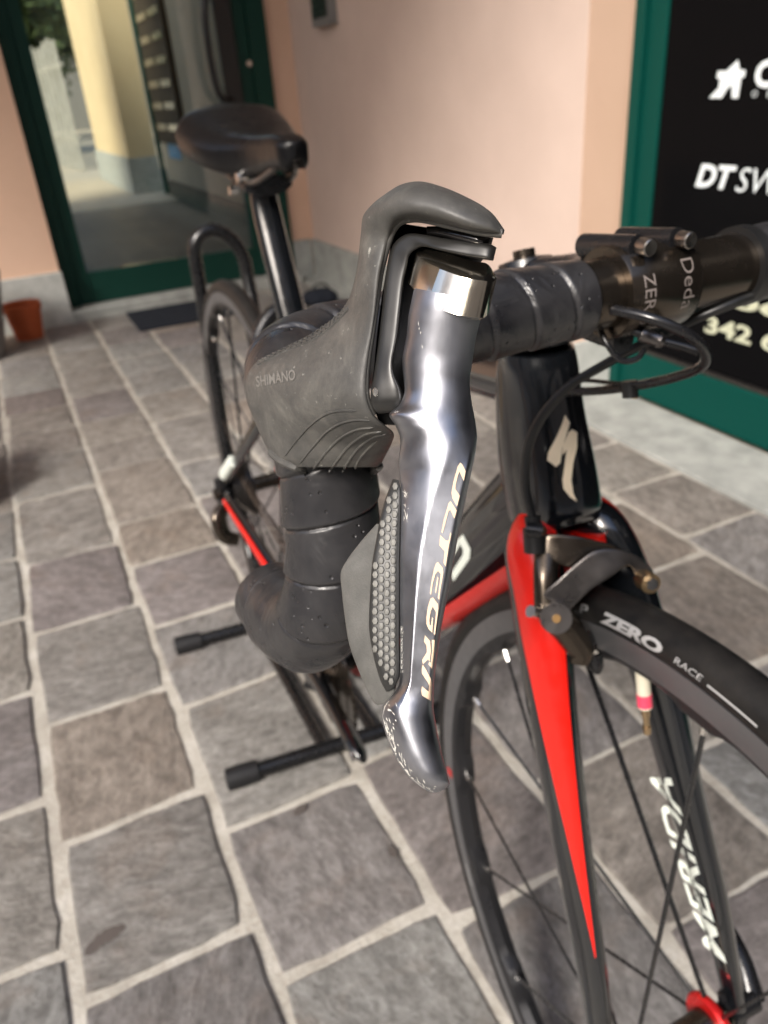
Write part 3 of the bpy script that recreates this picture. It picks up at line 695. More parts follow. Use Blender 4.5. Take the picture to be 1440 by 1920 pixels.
# ---- fork
fork = empty('fork', None, parent=bike)
CRN = AP+AX*.352
def leg_path(sy): return [np.array([x, sy*y, z]) for x, y, z in ((-.158, .010, .694), (-.150, .022, .676), (-.130, .0305, .645), (-.10, .0392, .58), (-.066, .0452, .5), (-.030, .0508, .42), (-.001, .0555, .342))]
for sy in (-1, 1):
    pth = [S(q) for q in leg_path(sy)]
    rad = [.006, .0150, .0165, .0150, .0130, .0108, .0085]; ell = [(1.2, 1.0), (1.3, 1.0), (1.35, .95), (1.35, .88), (1.3, .82), (1.2, .8), (1.0, .75)]
    fwd = S(1, 0, 0)-S(0, 0, 0)
    V, F = tube(pth, rad, 24, n=48, up=fwd, ell=ell); mesh('fork_leg', V, F, GLOSSB, fork)
    V = np.array(V).reshape(48, 24, 3)
    # red panel on the outer front flank, narrowing to a point
    cent = V.mean(1); pan = []; n0, n1 = 1, 37
    for i in range(n0, n1):
        t = (i-n0)/(n1-n0-1); cen, half = (1.02-0.62*t, .95*(1-t**1.5)+.03) if sy < 0 else (-1.5+.2*t, .55*(1-t**1.5)+.03)
        for j in range(13):
            a = (cen if sy > 0 else cen) + half*(j/6-1); k = (a/(2*pi)*24) % 24; k0 = int(k); q = V[i, k0]*(1-(k-k0))+V[i, (k0+1) % 24]*(k-k0)
            pan.append(cent[i]+(q-cent[i])*1.035)
    mesh('red_stripe', pan, grid_faces(n1-n0, 13, False), RED, fork)
    mb = MB(); mb.add(*tube([S(-.008, sy*.0555, .352), S(.0, sy*.0555, .336), S(.005, sy*.0555, .325)], [.010, .012, .008], 14, ell=(1.1, .4), n=8)); mb.build('dropout', SATINB, fork)
    if sy == 1: LEGV, LEGF = V.reshape(-1, 3), F
mb = MB(); mb.add(*tube([B(AP+AX*t) for t in (.340, .352, .364)], [.024, .027, .0262], 32, n=8)); mb.build('crown', RED, fork)
tr = bvh(LEGV, LEGF)
V, F, asp = text2d('MERIDA', .02, .62, 2)
q0, q1, w0, w1 = np.array([1348., 1812.]), np.array([1236., 1452.]), 15.0, 19.0
ab = (q1-q0); nb_ = np.array([ab[1], -ab[0]])/np.linalg.norm(ab)
pts2 = [q0+ab*x+nb_*((y-.5)*2*(w0*(1-x)+w1*x)) for x, y in V]
W3 = [hit(tr, a, b, .0006, .55) for a, b in pts2]
mesh('white_print', W3, F, WHITE, fork, smooth=False)

# ---- front brake
brk = empty('front_brake', None, parent=bike)
def bar_px(px, r, mat, name, ell=(1, 1), n=24, up=None, seg=14):
    mb = MB(); mb.add(*tube([P(*q) for q in px], r, seg, n=n, ell=ell, up=up)); return mb.build(name, mat, brk)
vw = -CF
def plate(st_, mat, name, zf, zb=.006):
    V, F = loft([(a, b, z+zf, c, d, z+zf, .0032, zb, 9) for a, b, c, d, z in st_], 50, 26); return mesh(name, V, F, mat, brk, sharp=32)
plate([(1001, 1004, 1000, 1028, .454), (1020, 1002, 1016, 1040, .450), (1040, 1001, 1040, 1054, .448), (1080, 1005, 1072, 1064, .447), (1112, 1012, 1108, 1048, .448), (1150, 1022, 1142, 1044, .450), (1170, 1034, 1164, 1046, .452)], ALLOYB, 'upper_arm', .004)
plate([(1010, 1132, 1032, 1176, .452), (1020, 1112, 1060, 1152, .449), (1044, 1090, 1088, 1124, .446), (1076, 1060, 1112, 1102, .444), (1114, 1033, 1142, 1084, .443), (1150, 1029, 1166, 1066, .444), (1184, 1038, 1182, 1062, .446), (1210, 1054, 1194, 1086, .449), (1228, 1078, 1208, 1106, .451), (1228, 1094, 1218, 1110, .452)], GREYALLOY, 'lower_arm', .0)
bar_px([(1026, 1040, .455), (1024, 1080, .452), (1030, 1145, .452)], [.008, .0075, .009], ALLOYB, 'side_arm', ell=(.7, 1.0), up=vw)
bar_px([(1042, 1150, .452), (1068, 1185, .458), (1088, 1222, .464), (1084, 1242, .466)], [.010, .0085, .0075, .006], ALLOYB, 'pad_arm', ell=(.7, 1.1), up=vw)
bar_px([(1066, 1212, .462), (1082, 1225, .466)], [.0045, .0045], STEEL, 'pad_bolt', n=2)
bar_px([(1106, 1212, .470), (1112, 1222, .474)], [.0045, .0045], STEEL, 'pad_bolt', n=2)
bar_px([(1095, 1200, .474), (1135, 1215, .478), (1160, 1228, .484)], [.007, .007, .005], BLACKP, 'brake_pad', ell=(1, .7))
bar_px([(1112, 1226, .474), (1118, 1250, .476), (1121, 1262, .477)], [.0055, .0045, .002], SATINB, 'pad_tip')
mb = MB(); mb.add(*cyl(P(1038, 1156, .452), P(1043, 1160, .441), .0090, 20)); mb.build('pivot_cover', GREYALLOY, brk)
mb = MB(); mb.add(*cyl(P(1043, 1160, .4412), P(1043.5, 1160, .4398), .0024, 16)); mb.build('pivot_screw', simple('brass', (.20, .12, .05), .4, 1.0), brk)
mb = MB(); mb.add(*cyl(P(1206, 1085, .447), P(1221, 1095, .438), .0058, 18)); mb.build('barrel', simple('brass_dark', (.42, .30, .17), .35, 1.0), brk)
mb = MB(); mb.add(*cyl(P(1218, 1093, .438), P(1224, 1096, .434), .0036, 6)); mb.build('barrel_screw', STEEL, brk)
mb = MB(); mb.add(*cyl(P(1008, 1150, .447), P(994, 1146, .443), .0036, 14)); mb.build('cable_bolt', STEEL, brk)
mb = MB(); mb.add(*cyl(P(1003, 1035, .452), P(1001, 990, .450), .0065, 18)); mb.add(*cyl(P(1001, 990, .450), P(998, 968, .449), .0048, 18)); mb.build('barrel_adjuster', BLACKP, brk)
mb = MB(); mb.add(*cyl(P(985, 992, .447), P(1016, 996, .446), .0048, 14)); mb.build('release_lever', SATINB, brk)
mb = MB(); mb.add(*cyl(P(1012, 996, .447), P(1018, 992, .445), .0032, 14)); mb.build('release_screw', simple('copper', (.62, .36, .22), .35, 1.0), brk)

# ---- headset, stem, handlebar
BC = np.array([-.0841, 0, .8405]); FY = -.0150
cock = empty('stem', None, parent=bike)
mb = MB(); mb.add(*tube([B(AP+AX*t) for t in (.4825, .488, .498, .508)], [.0222, .0235, .020, .0175], 36, n=10)); mb.build('headset_cover', SATINB, cock)
mb = MB(); mb.add(*tube([B(AP+AX*t) for t in (.505, .529)], [.0172, .0172], 32)); mb.add(*tube([B(AP+AX*t) for t in (.529, .533, .535)], [.0165, .0155, .006], 32)); mb.build('steerer_clamp', SATINB, cock)
sp0 = AP+AX*.517
mb = MB(); mb.add(*tube([B(sp0+np.array([.004, 0, 0])), B((sp0*.5+BC*.5)), B(BC+np.array([-.016, FY, 0]))], [.0170, .0165, .0190], 28, n=12, ell=(1.05, 1.0))); mb.build('stem_body', SATINB, cock)
mb = MB(); mb.add(*cyl(B(AP+AX*.534), B(AP+AX*.539), .0065, 18)); mb.build('top_cap_bolt', ALLOYB, cock)
yl = B(0, 1, 0)-B(0, 0, 0); xf = B(1, 0, 0)-B(0, 0, 0)
mb = MB(); mb.add(*lathe([(-.019, .0160), (-.019, .0200), (-.0178, .0206), (.0178, .0206), (.019, .0200), (.019, .0160)], B(BC+np.array([0, FY, 0])), yl, xf, 48)); face = mb.build('faceplate', ALLOYB, cock)
FPV, FPF = mb.V, mb.F
for sy in (-1, 1):
    c0 = BC+np.array([.004, FY+sy*.0108, .0200]); mb = MB()
    mb.add(*tube([B(c0+np.array([-.030, 0, -.004])), B(c0+np.array([.006, 0, .0005]))], [.0056, .0050], 18)); mb.build('bolt_boss', SATINB, cock)
    mb = MB(); rr = [.0034, .0036, .0036, .0031, .0021, .0021]; xx = [.0075, .0081, .0138, .0142, .0140, .0105]
    mb.add(*tube([B(c0+np.array([x, 0, .001])) for x in xx], rr, 20)); mb.build('faceplate_bolt', simple('bolt_steel', (.36, .33, .30), .3, 1.0), cock)
    c0 = BC+np.array([-.002, FY+sy*.0108, -.0212]); mb = MB(); mb.add(*cyl(B(c0+np.array([-.022, 0, 0])), B(c0+np.array([.008, 0, 0])), .0060, 16)); mb.build('bolt_boss', SATINB, cock)
def ring_text(body, y0, a0, a1, w, mat, bold, flip=1):
    V, F, asp = text2d(body, bold, 0, 2); W3 = []
    for x, yv in V:
        a = math.radians(a0+(a1-a0)*x); r = .02075
        W3.append(B(BC+np.array([r*math.cos(a), FY+y0+flip*(yv-.5)*w, r*math.sin(a)])))
    return mesh('faceplate_print', W3, F, mat, cock, smooth=False)
ring_text('ZERO', -.0105, 30, -34, .0060, PALE, .0, 1)
ring_text('Deda', .0110, 40, -22, .0062, PALE, -.01, 1)
hbar = empty('handlebar', None, parent=bike)
mb = MB(); mb.add(*tube([B(BC+np.array([0, y, 0])) for y in (-.062, -.050, -.03, 0, .03, .050, .064)], [.0135, .0152, .0159, .0159, .0159, .0155, .0145], 32, n=24)); mb.build('bar', ALLOYB, hbar)
mb = MB(); mb.add(*tube([B(BC+np.array([0, y, 0])) for y in (.042, .0485)], [.0188, .0188], 32)); mb.build('tape_end', BLACKP, hbar)
def wrap(r0, pitch, step, ph=0.0, hand=1):
    def f(s, a):
        x = (s/pitch + hand*a/(2*pi) + ph) % 1.0
        return step*min((x+.15)/1.1, (1-x)/.07) - (step*.8*math.exp(-((x-.0)/.03)**2))
    return f
def drop_path(sg):
    q = [(-.0841, -.048, .8405), (-.0841, -.10, .8405), (-.0835, -.145, .8405), (-.079, -.176, .8400), (-.064, -.188, .838), (-.050, -.1875, .832), (-.0410, -.1865, .818), (-.0372, -.1875, .798), (-.0335, -.1905, .776), (-.0350, -.1960, .7560), (-.0475, -.2010, .7420), (-.066, -.2035, .7375), (-.083, -.2045, .7365)]
    return [B(x, y*sg, z) for x, y, z in q]
tr_r = [.0163, .0172, .0172, .0170, .0168, .0166, .0166, .0168, .0168, .0168, .0166, .0164, .0160]
mb = MB(); V, F = tube(drop_path(1), tr_r, 64, n=620, rfun=wrap(0, .0205, .0013, .15, -1)); mb.add(V, F); mb.build('tape', TAPE, hbar, sharp=0)
mb = MB(); V, F = tube([B(x, -y, z) for x, y, z in [(-.0841, -.048, .8405), (-.0841, -.10, .8405), (-.0835, -.145, .8405), (-.079, -.176, .8400), (-.064, -.188, .838), (-.030, -.192, .834), (-.012, -.193, .805), (-.012, -.1955, .775), (-.0345, -.1965, .750), (-.074, -.2, .738), (-.100, -.2, .736)]], .0170, 40, n=220, rfun=wrap(0, .0205, .0013, .15, 1)); mb.add(V, F); mb.build('tape', TAPE, hbar, sharp=0)

# ---- cables
def cable(px, r, mat, n=50, name='cable'):
    mb = MB(); mb.add(*tube([P(*q) for q in px], r, 10, n=n)); return mb.build(name, mat, bike)
cable([(1001, 985, .4495), (985, 905, .444), (998, 815, .432), (1055, 735, .417), (1140, 680, .40), (1210, 643, .385), (1290, 603, .372), (1370, 570, .366), (1460, 535, .375)], .0026, BLACKP, 60, 'brake_cable')
cable([(1100, 578, .345), (1160, 583, .333), (1230, 600, .325), (1295, 630, .327), (1322, 660, .338), (1318, 685, .352), (1270, 706, .375), (1200, 722, .398), (1130, 732, .422), (1060, 735, .445)], .0024, SATINB, 60, 'gear_cable')
cable([(1105, 605, .350), (1150, 608, .348), (1180, 618, .347), (1203, 627, .346)], .0018, SATINB, 24, 'gear_cable')
cable([(1120, 605, .352), (1138, 645, .350), (1165, 676, .351), (1195, 672, .352), (1208, 655, .353)], .0014, SATINB, 30, 'wire')
cable([(1070, 712, .44), (1110, 714, .425), (1180, 720, .40), (1240, 715, .385)], .0012, SATINB, 24, 'wire')
cable([(1240, 640, .346), (1280, 650, .344), (1310, 660, .342)], .0020, SATINB, 16, 'gear_cable')
mb = MB(); mb.add(*tube([P(1200, 626, .346), P(1208, 629, .346), P(1212, 631, .346), P(1232, 637, .346), P(1236, 638, .346), P(1244, 641, .346)], [.0028, .0034, .0030, .0030, .0036, .0028], 14)); mb.build('cable_adjuster', GREYALLOY, bike)
mb = MB(); mb.add(*tube([P(1180, 714, .402), P(1182, 745, .404)], .0042, 14)); mb.build('cable_clip', BLACKP, bike)
mb = MB(); mb.add(*cyl(P(1190, 735, .402), P(1189, 747, .403), .0018, 12)); mb.build('cable_end', simple('cable_brass', (.55, .38, .2), .35, 1.0), bike)

# ---- saddle and seatpost
sad = empty('saddle', None, parent=bike)
ZS = .893
def saddle_mesh():
    n = 56; m = 36; V = []
    for i in range(n):
        t = i/(n-1); x = -.598-.275*t
        hw = .0165+.004*t + .051/(1+math.exp(-(t-.52)*11))
        if t < .07: hw *= math.sqrt(max(1-((.07-t)/.07)**2, .03))
        if t > .88: hw *= math.sqrt(max(1-((t-.88)/.122)**2, .02))
        zc = ZS+.003-.012*math.sin(pi*min(t*1.15, 1)) + .012*max(0, t-.55)/.45 - .012*max(0, 1-t/.2)**2
        side = (.030+.010*min(t*3, 1))*(math.sqrt(max(1-(max(0, .06-t)/.065)**2, .05)))
        if t > .9: side *= math.sqrt(max(1-((t-.9)/.105)**2, .05))
        for j in range(m):
            a = 2*pi*j/m; cy, sz = math.cos(a), math.sin(a)
            y = hw*np.sign(cy)*abs(cy)**.62*(1 if sz >= 0 else 1-.10*abs(sz))
            drop = (.006+.010*t)*abs(cy)**4
            z = zc + (.012*t*abs(sz) - drop if sz >= 0 else -side*abs(sz)**.55 - drop)
            if abs(cy) < .35 and sz < 0: z += .010
            V.append(B(x, y, z))
    F = grid_faces(n, m); F.append(tuple(range(m))[::-1]); F.append(tuple(range((n-1)*m, n*m))); return V, F
mesh('shell', *saddle_mesh(), simple('saddle_leather', (.0045, .0045, .005), .32, spec=.2), sad, sharp=60)
for sy in (-1, 1):
    mb = MB(); mb.add(*tube([B(-.63, sy*.008, ZS-.028), B(-.68, sy*.019, ZS-.046), B(-.72, sy*.022, ZS-.052), B(-.78, sy*.022, ZS-.052), B(-.85, sy*.035, ZS-.030)], .0036, 10, n=24)); mb.build('rail', GREYALLOY, sad)
PT = np.array([-.742, 0, ZS-.064])
mb = MB(); mb.add(*tube([B(ST+np.array([.004, 0, -.01])), B(PT+np.array([.004, 0, -.02])), B(PT)], [.0155, .0150, .0140], 28, n=20, ell=(1.12, .86))); mb.build('seatpost', GLOSSB, bike)
mb = MB(); mb.add(*tube([B(PT+np.array([.028, 0, .008])), B(PT+np.array([-.028, 0, .008]))], .016, 20, ell=(.7, 1.75))); mb.build('seat_clamp', SATINB, bike)
for xx in (.022, -.02):
    mb = MB(); mb.add(*cyl(B(PT+np.array([xx, -.024, .010+xx*.4])), B(PT+np.array([xx, -.034, .010+xx*.4])), .0052, 14)); mb.build('clamp_bolt', STEEL, bike)

# ---- drivetrain
dt = empty('crankset', None, parent=bike)
cb = BB+np.array([0, -.048, 0]); mb = MB()
ro = .098
V, F = lathe([(-.002, .075), (-.002, ro), (.002, ro), (.002, .075)], B(cb), yl, xf, 100, rmod=lambda k, a: (.0028 if (k in (1, 2) and int(a/(2*pi)*100) % 2 == 0) else 0)); mb.add(V, F)
F2 = [(3*100+j, 3*100+(j+1) % 100, (j+1) % 100, j) for j in range(100)]; mb.add(V, F2); mb.build('chainring', ALLOYB, dt)
mb = MB(); mb.add(*lathe([(-.003, .055), (-.003, .078), (.003, .078), (.003, .055)], B(cb), yl, xf, 60)); mb.build('inner_chainring', ALLOYB, dt)
for q in range(4):
    a = q*pi/2+.5; mb = MB(); mb.add(*tube([B(cb), B(cb+np.array([math.cos(a)*.075, 0, math.sin(a)*.075]))], [.018, .010], 12, ell=(1, .4), up=yl)); mb.build('spider_arm', ALLOYB, dt)
mb = MB(); mb.add(*cyl(B(BB+np.array([0, .075, 0])), B(BB+np.array([0, -.078, 0])), .017, 24)); mb.build('axle', SATINB, dt)
ca = math.radians(3); e = BB+np.array([0, -.066, 0]); tip = e+np.array([.170*math.cos(ca), -.006, .170*math.sin(ca)])
mb = MB(); mb.add(*tube([B(e-(tip-e)*.06), B(e), B((e+tip)/2), B(tip), B(tip+(tip-e)*.07)], [.012, .017, .013, .0125, .006], 18, n=24, ell=(1.15, .6), up=yl*0+xf)); mb.build('crank_arm', GLOSSB, dt)
e2_ = BB+np.array([0, .068, 0]); tip2 = e2_-np.array([.170*math.cos(ca), -.006, .170*math.sin(ca)])
mb = MB(); mb.add(*tube([B(e2_), B((e2_+tip2)/2), B(tip2)], [.016, .012, .012], 16, n=16, ell=(1.1, .6), up=xf)); mb.build('crank_arm', GLOSSB, dt)
mb = MB(); mb.add(*cyl(B(tip+np.array([0, -.007, 0])), B(tip+np.array([0, -.0105, 0])), .0075, 16)); mb.build('pedal_hole_ring', STEEL, dt)
ccs = np.array([-.985, -.045, .346])
mb = MB()
for q, r in enumerate((.054, .050, .046, .042, .038, .034, .030, .026)):
    mb.add(*lathe([(-.0009, .012), (-.0009, r), (.0009, r), (.0009, .012)], B(ccs+np.array([0, .018-q*.0038, 0])), yl, xf, 48))
mb.build('cassette', GREYALLOY, bike)
# chain: two runs of links
CHS = simple('chain_steel', (.16, .13, .11), .4, .9)
def links(p0, p1, n):
    mb = MB(); p0, p1 = np.array(p0), np.array(p1); d = (p1-p0)/n
    for i in range(n):
        a, b = p0+d*i, p0+d*(i+1); w = .0026 if i % 2 else .0036
        for sgn_ in (-1, 1): mb.add(*tube([B(a+np.array([0, sgn_*w, 0])), B(b+np.array([0, sgn_*w, 0]))], [.0042, .0042], 6, ell=(1, .3), up=(0, 0, 1)))
    tag(mb.build('chain_run', CHS, bike), kind='stuff')
links((-.575, -.048, .268+.099), (-.985, -.045, .346+.048), 32); links((-.575, -.048, .268-.099), (-.960, -.045, .208), 30)
rd = empty('rear_derailleur', None, parent=bike)
mb = MB(); mb.add(*tube([B(-.985, -.074, .322), B(-.975, -.088, .305), B(-.965, -.085, .275), B(-.962, -.065, .262)], [.010, .014, .013, .010], 16, n=16, ell=(1.2, .8))); mb.build('body', ALLOYB, rd)
for zz, xx in ((.258, -.963), (.212, -.950)):
    mb = MB(); mb.add(*lathe([(-.003, .004), (-.003, .017), (.003, .017), (.003, .004)], B(xx, -.048, zz), yl, xf, 22, rmod=lambda k, a: (.002 if (k in (1, 2) and int(a/(2*pi)*22) % 2 == 0) else 0))); mb.build('jockey_wheel', BLACKP, rd)
mb = MB(); mb.add(*tube([B(-.965, -.057, .272), B(-.950, -.057, .202)], [.013, .011], 12, ell=(1, .2), up=xf)); mb.build('cage', GREYALLOY, rd)
mb = MB(); mb.add(*cyl(B(-.975, -.094, .302), B(-.975, -.100, .302), .0055, 14)); mb.build('cable_bolt', STEEL, rd)
mb = MB(); mb.add(*tube([B(-.985, -.076, .346), B(-.985, -.088, .346)], .009, 16)); mb.build('axle_nut', ALLOYB, bike)
# rear brake, red bodied accent seen by the stays
rb = empty('rear_brake', None, parent=bike)
mb = MB(); mb.add(*tube([B(-.705, -.03, .64), B(-.735, -.034, .66), B(-.745, 0, .69), B(-.735, .034, .66), B(-.705, .03, .64)], [.007, .009, .010, .009, .007], 12, n=24)); mb.build('caliper_arm', SATINB, rb)

# ================================================================== THE RIGHT-HAND SHIFTER (foreground)
shf = empty('shifter', None, parent=bike)
def z1(x, y): return (420+.38889*x, 320+.38889*y)
def z2(x, y): return (420+.38889*x, 820+.38889*y)
# --- hood body
HORN = [
 (676, 440, .2135, 733, 447, .2055, .0050, .019, 2.4),
 (681, 405, .211, 738, 430, .2045, .0065, .021, 2.4),
 (697, 384, .208, 748, 418, .203, .0085, .022, 2.3),
 (722, 364, .205, 763, 412, .201, .0105, .023, 2.2),
 (752, 346, .202, 782, 411.5, .1985, .0115, .023, 2.2),
 (785, 340, .200, 803, 414, .1965, .0115, .023, 2.2),
 (832, 351, .197, 840, 422, .193, .0105, .022, 2.2),
 (880, 372, .1945, 878, 431, .190, .0085, .020, 2.2),
 (908, 388, .193, 905, 435, .1885, .0065, .018, 2.2),
 (926, 403, .192, 926, 437, .188, .0045, .015, 2.2),
 (946, 431, .1905, 944, 440, .188, .0012, .008, 2.2),
]
HOODB = [
 # uL vL zL   uR vR zR  front back exp
 (690, 420, .213, 738, 428, .206, .0045, .018, 2.4),
 (676.7, 437, .214, 731, 449, .206, .0050, .020, 2.4),
 (670, 495, .217, 715.6, 507, .208, .0050, .022, 2.4),
 (661, 538, .220, 710, 545, .209, .0050, .023, 2.4),
 (643, 578, .228, 704, 590, .210, .0052, .023, 2.4),
 (597, 618, .240, 698, 632, .211, .0060, .022, 2.3),
 (536, 650, .254, 692, 670, .212, .0075, .020, 2.2),
 (478, 682, .264, 688, 714, .213, .0085, .018, 2.2),
 (460, 716, .268, 690, 748, .214, .0095, .017, 2.1),
 (463, 752, .268, 702, 778, .216, .0100, .017, 2.1),
 (474, 782, .267, 722, 797, .219, .0110, .017, 2.0),
 (487, 812, .266, 738, 812, .226, .0120, .017, 2.0),
 (499, 838, .265, 734, 832, .238, .0135, .017, 2.0),
 (512, 860, .265, 722, 856, .248, .0150, .018, 2.0),
 (528, 876, .266, 712, 876, .256, .0160, .018, 2.0),
]
HOODALL = HORN[::-1][:-1] + HOODB[1:]
V, F = loft(HOODALL, 190, 40); HBT = HNT = bvh(V, F); mesh('hood', V, F, RUBBER, shf, sharp=0)
# rolled lip at the hood's lower edge
lip = [(509, 852), (530, 868), (556, 880), (588, 889), (625, 895), (662, 895), (692, 889), (710, 878)]
mb = MB(); mb.add(*tube([hit(HBT, a, b-4, -.0006, .27) for a, b in lip], .0016, 8, n=40)); mb.build('hood_lip', RUBBER, shf)
# --- horn
# raised rubber lip along the horn's lower edge and down the column
lipc = [(944, 438), (905, 434), (868, 428), (836, 421), (805, 413.5), (784, 411), (764, 413), (749, 421), (739, 432), (732, 449), (724, 476), (716, 507), (710, 545), (704, 590), (698, 632), (692, 670), (688.5, 712), (690, 748), (702, 778)]
lz = [.1885, .1888, .1905, .1930, .1960, .1985, .2010, .2030, .2045, .2055, .2070, .2085, .2095, .2105, .2115, .2125, .2135, .2145, .2165]
mb = MB(); mb.add(*tube([P(a-3, b-2 if b < 430 else b, z-.0006) for (a, b), z in zip(lipc, lz)], .0011, 10, n=120)); mb.build('hood_edge', RUBBER, shf)
# embossed lettering on the hood, in a lighter tone than the rubber around it
V2, F2, asp = text2d('SHIMANO', .02, .12, 1)
c0, c1, hh = np.array([481., 726.]), np.array([555., 712.]), np.array([-3., -20.])
mb = MB(); top_ = [hit(HBT, *(c0+(c1-c0)*x+hh*y), .00045, .27) for x, y in V2]; mb.add(top_, F2); mb.build('hood_lettering', simple('lighter_rubber', (.145, .14, .128), .5), shf, smooth=False)
# grip ribs: lower curved grooves and the chevron band on the crest
mb = MB()
for g in ([(290, 1380), (350, 1300), (430, 1215), (500, 1170), (570, 1156), (640, 1157)], [(362, 1415), (430, 1330), (500, 1255), (570, 1215), (650, 1200), (700, 1205)],
          [(430, 1440), (490, 1360), (560, 1290), (640, 1248), (720, 1238)], [(505, 1455), (550, 1390), (610, 1320), (690, 1268), (760, 1258)], [(570, 1455), (600, 1400), (650, 1335), (720, 1285), (780, 1270)], [(630, 1440), (650, 1395), (690, 1345), (740, 1300)]):
    w3 = catmull(np.array([[*z1(*q), 0] for q in g]), 26); w3 = [hit(HBT, q[0], q[1], .0, .25) for q in w3]
    mb.add(*tube(w3, [.0001]+[.00042]*(len(w3)-2)+[.0001], 6))
tag(mb.build('grip_ribs', RUBBER, shf), kind='stuff')
mb = MB()
edge = catmull(np.array([[*z1(*q), 0] for q in ((165, 935), (300, 868), (430, 815), (530, 742), (600, 668))]), 40)
edge2 = catmull(np.array([[*z1(*q), 0] for q in ((150, 912), (280, 848), (400, 782), (500, 712), (598, 640))]), 40)
w3 = [p_ for p_ in (hit(HBT, q[0], q[1]) for q in edge) if p_ is not None]; mb.add(*tube(w3, .00035, 6))
for i in range(2, 39, 2):
    for di in (3, -3):
        k_ = min(max(i+di, 0), 39)
        pts = [hit(HBT, *(edge[i, :2]*(1-t)+edge2[k_, :2]*t)) for t in (.04, .22, .40, .58)]
        if any(p_ is None for p_ in pts) or max(np.linalg.norm(pts[q+1]-pts[q]) for q in range(3)) > .006: continue
        mb.add(*tube(pts, .00042, 5))
tag(mb.build('grip_chevrons', RUBBER, shf), kind='stuff')

# --- black plastic body behind bracket and blade
BODY = [
 (748, 418, .2180, 925, 446, .204, .001, .020, 3),
 (738, 440, .2170, 918, 470, .208, .001, .020, 3),
 (722, 520, .2170, 880, 520, .214, .001, .020, 3),
 (710, 600, .2180, 850, 600, .218, .001, .018, 3),
 (702, 680, .2190, 840, 680, .220, .001, .016, 3),
 (698, 750, .2200, 838, 750, .224, .001, .014, 3),
 (712, 796, .2230, 800, 800, .228, .001, .010, 3),
]
V, F = loft(BODY, 40, 20); mesh('bracket_body', V, F, BLACKP, shf)
MECH = [(800, 424, .2030, 800, 441, .2030, .002, .01, 2.5), (830, 424, .1995, 830, 445, .1995, .003, .012, 2.5), (870, 429, .1960, 868, 456, .1965, .004, .013, 2.5), (905, 436, .1945, 905, 465, .1950, .004, .013, 2.5), (918, 440, .1950, 918, 466, .1955, .002, .012, 2.5)]
V, F = loft(MECH, 30, 14); mesh('cam_cover', V, F, simple('glossy_black_plastic', (.012, .011, .011), .12, coat=.6), shf)
# --- bracket arm
def Zb(t): return .199+.013*t
ARM = [
 (931, 464, .1925, 925, 489, .1925, .0012, .004, 3.5),
 (920, 458, .1925, 916, 488, .1925, .0022, .006, 3.5),
 (880, 452, .1945, 876, 482, .1945, .0022, .006, 3.5),
 (835, 447, .1975, 822, 469, .1975, .0020, .006, 3.5),
 (795, 440, .2010, 797, 463, .2005, .0020, .006, 3.5),
 (762, 439, .2040, 783, 466, .2025, .0020, .006, 3.5),
 (739, 456, .2065, 768, 479, .2040, .0020, .007, 3.5),
 (730, 478, .2075, 764, 499, .2050, .0020, .007, 3.5),
 (723, 514, .2085, 758, 526, .2060, .0020, .007, 3.5),
 (717, 573, .2095, 752, 577, .2070, .0020, .007, 3.5),
 (711, 631, .2105, 746, 631, .2080, .0020, .007, 3.5),
 (704, 682, .2115, 737, 678, .2085, .0022, .007, 3.5),
 (700, 708, .2118, 740, 701, .2088, .0024, .007, 3.5),
 (695, 736, .2122, 753, 731, .2090, .0026, .007, 3.2),
 (696, 758, .2126, 756, 752, .2094, .0024, .007, 3.0),
 (702, 770, .2130, 748, 768, .2100, .0014, .006, 2.8),
 (710, 776, .2134, 736, 773, .2108, .0004, .004, 2.5),
]
V, F = loft(ARM, 110, 22); ART = bvh(V, F); mesh('bracket_arm', V, F, simple('bracket_black', (.016, .0155, .0145), .36, spec=.5), shf, sharp=50)
c = hit(ART, 704, 735, .0002, .21); d = ray(704, 735); d /= np.linalg.norm(d)
mb = MB(); mb.add(*tube([c+d*.001, c-d*.0004, c-d*.0007], [.0013, .0013, .0010], 18, ell=(1, .62), up=np.array([0, 0, 1.0]))); mb.build('pivot_pin', STEEL, shf)

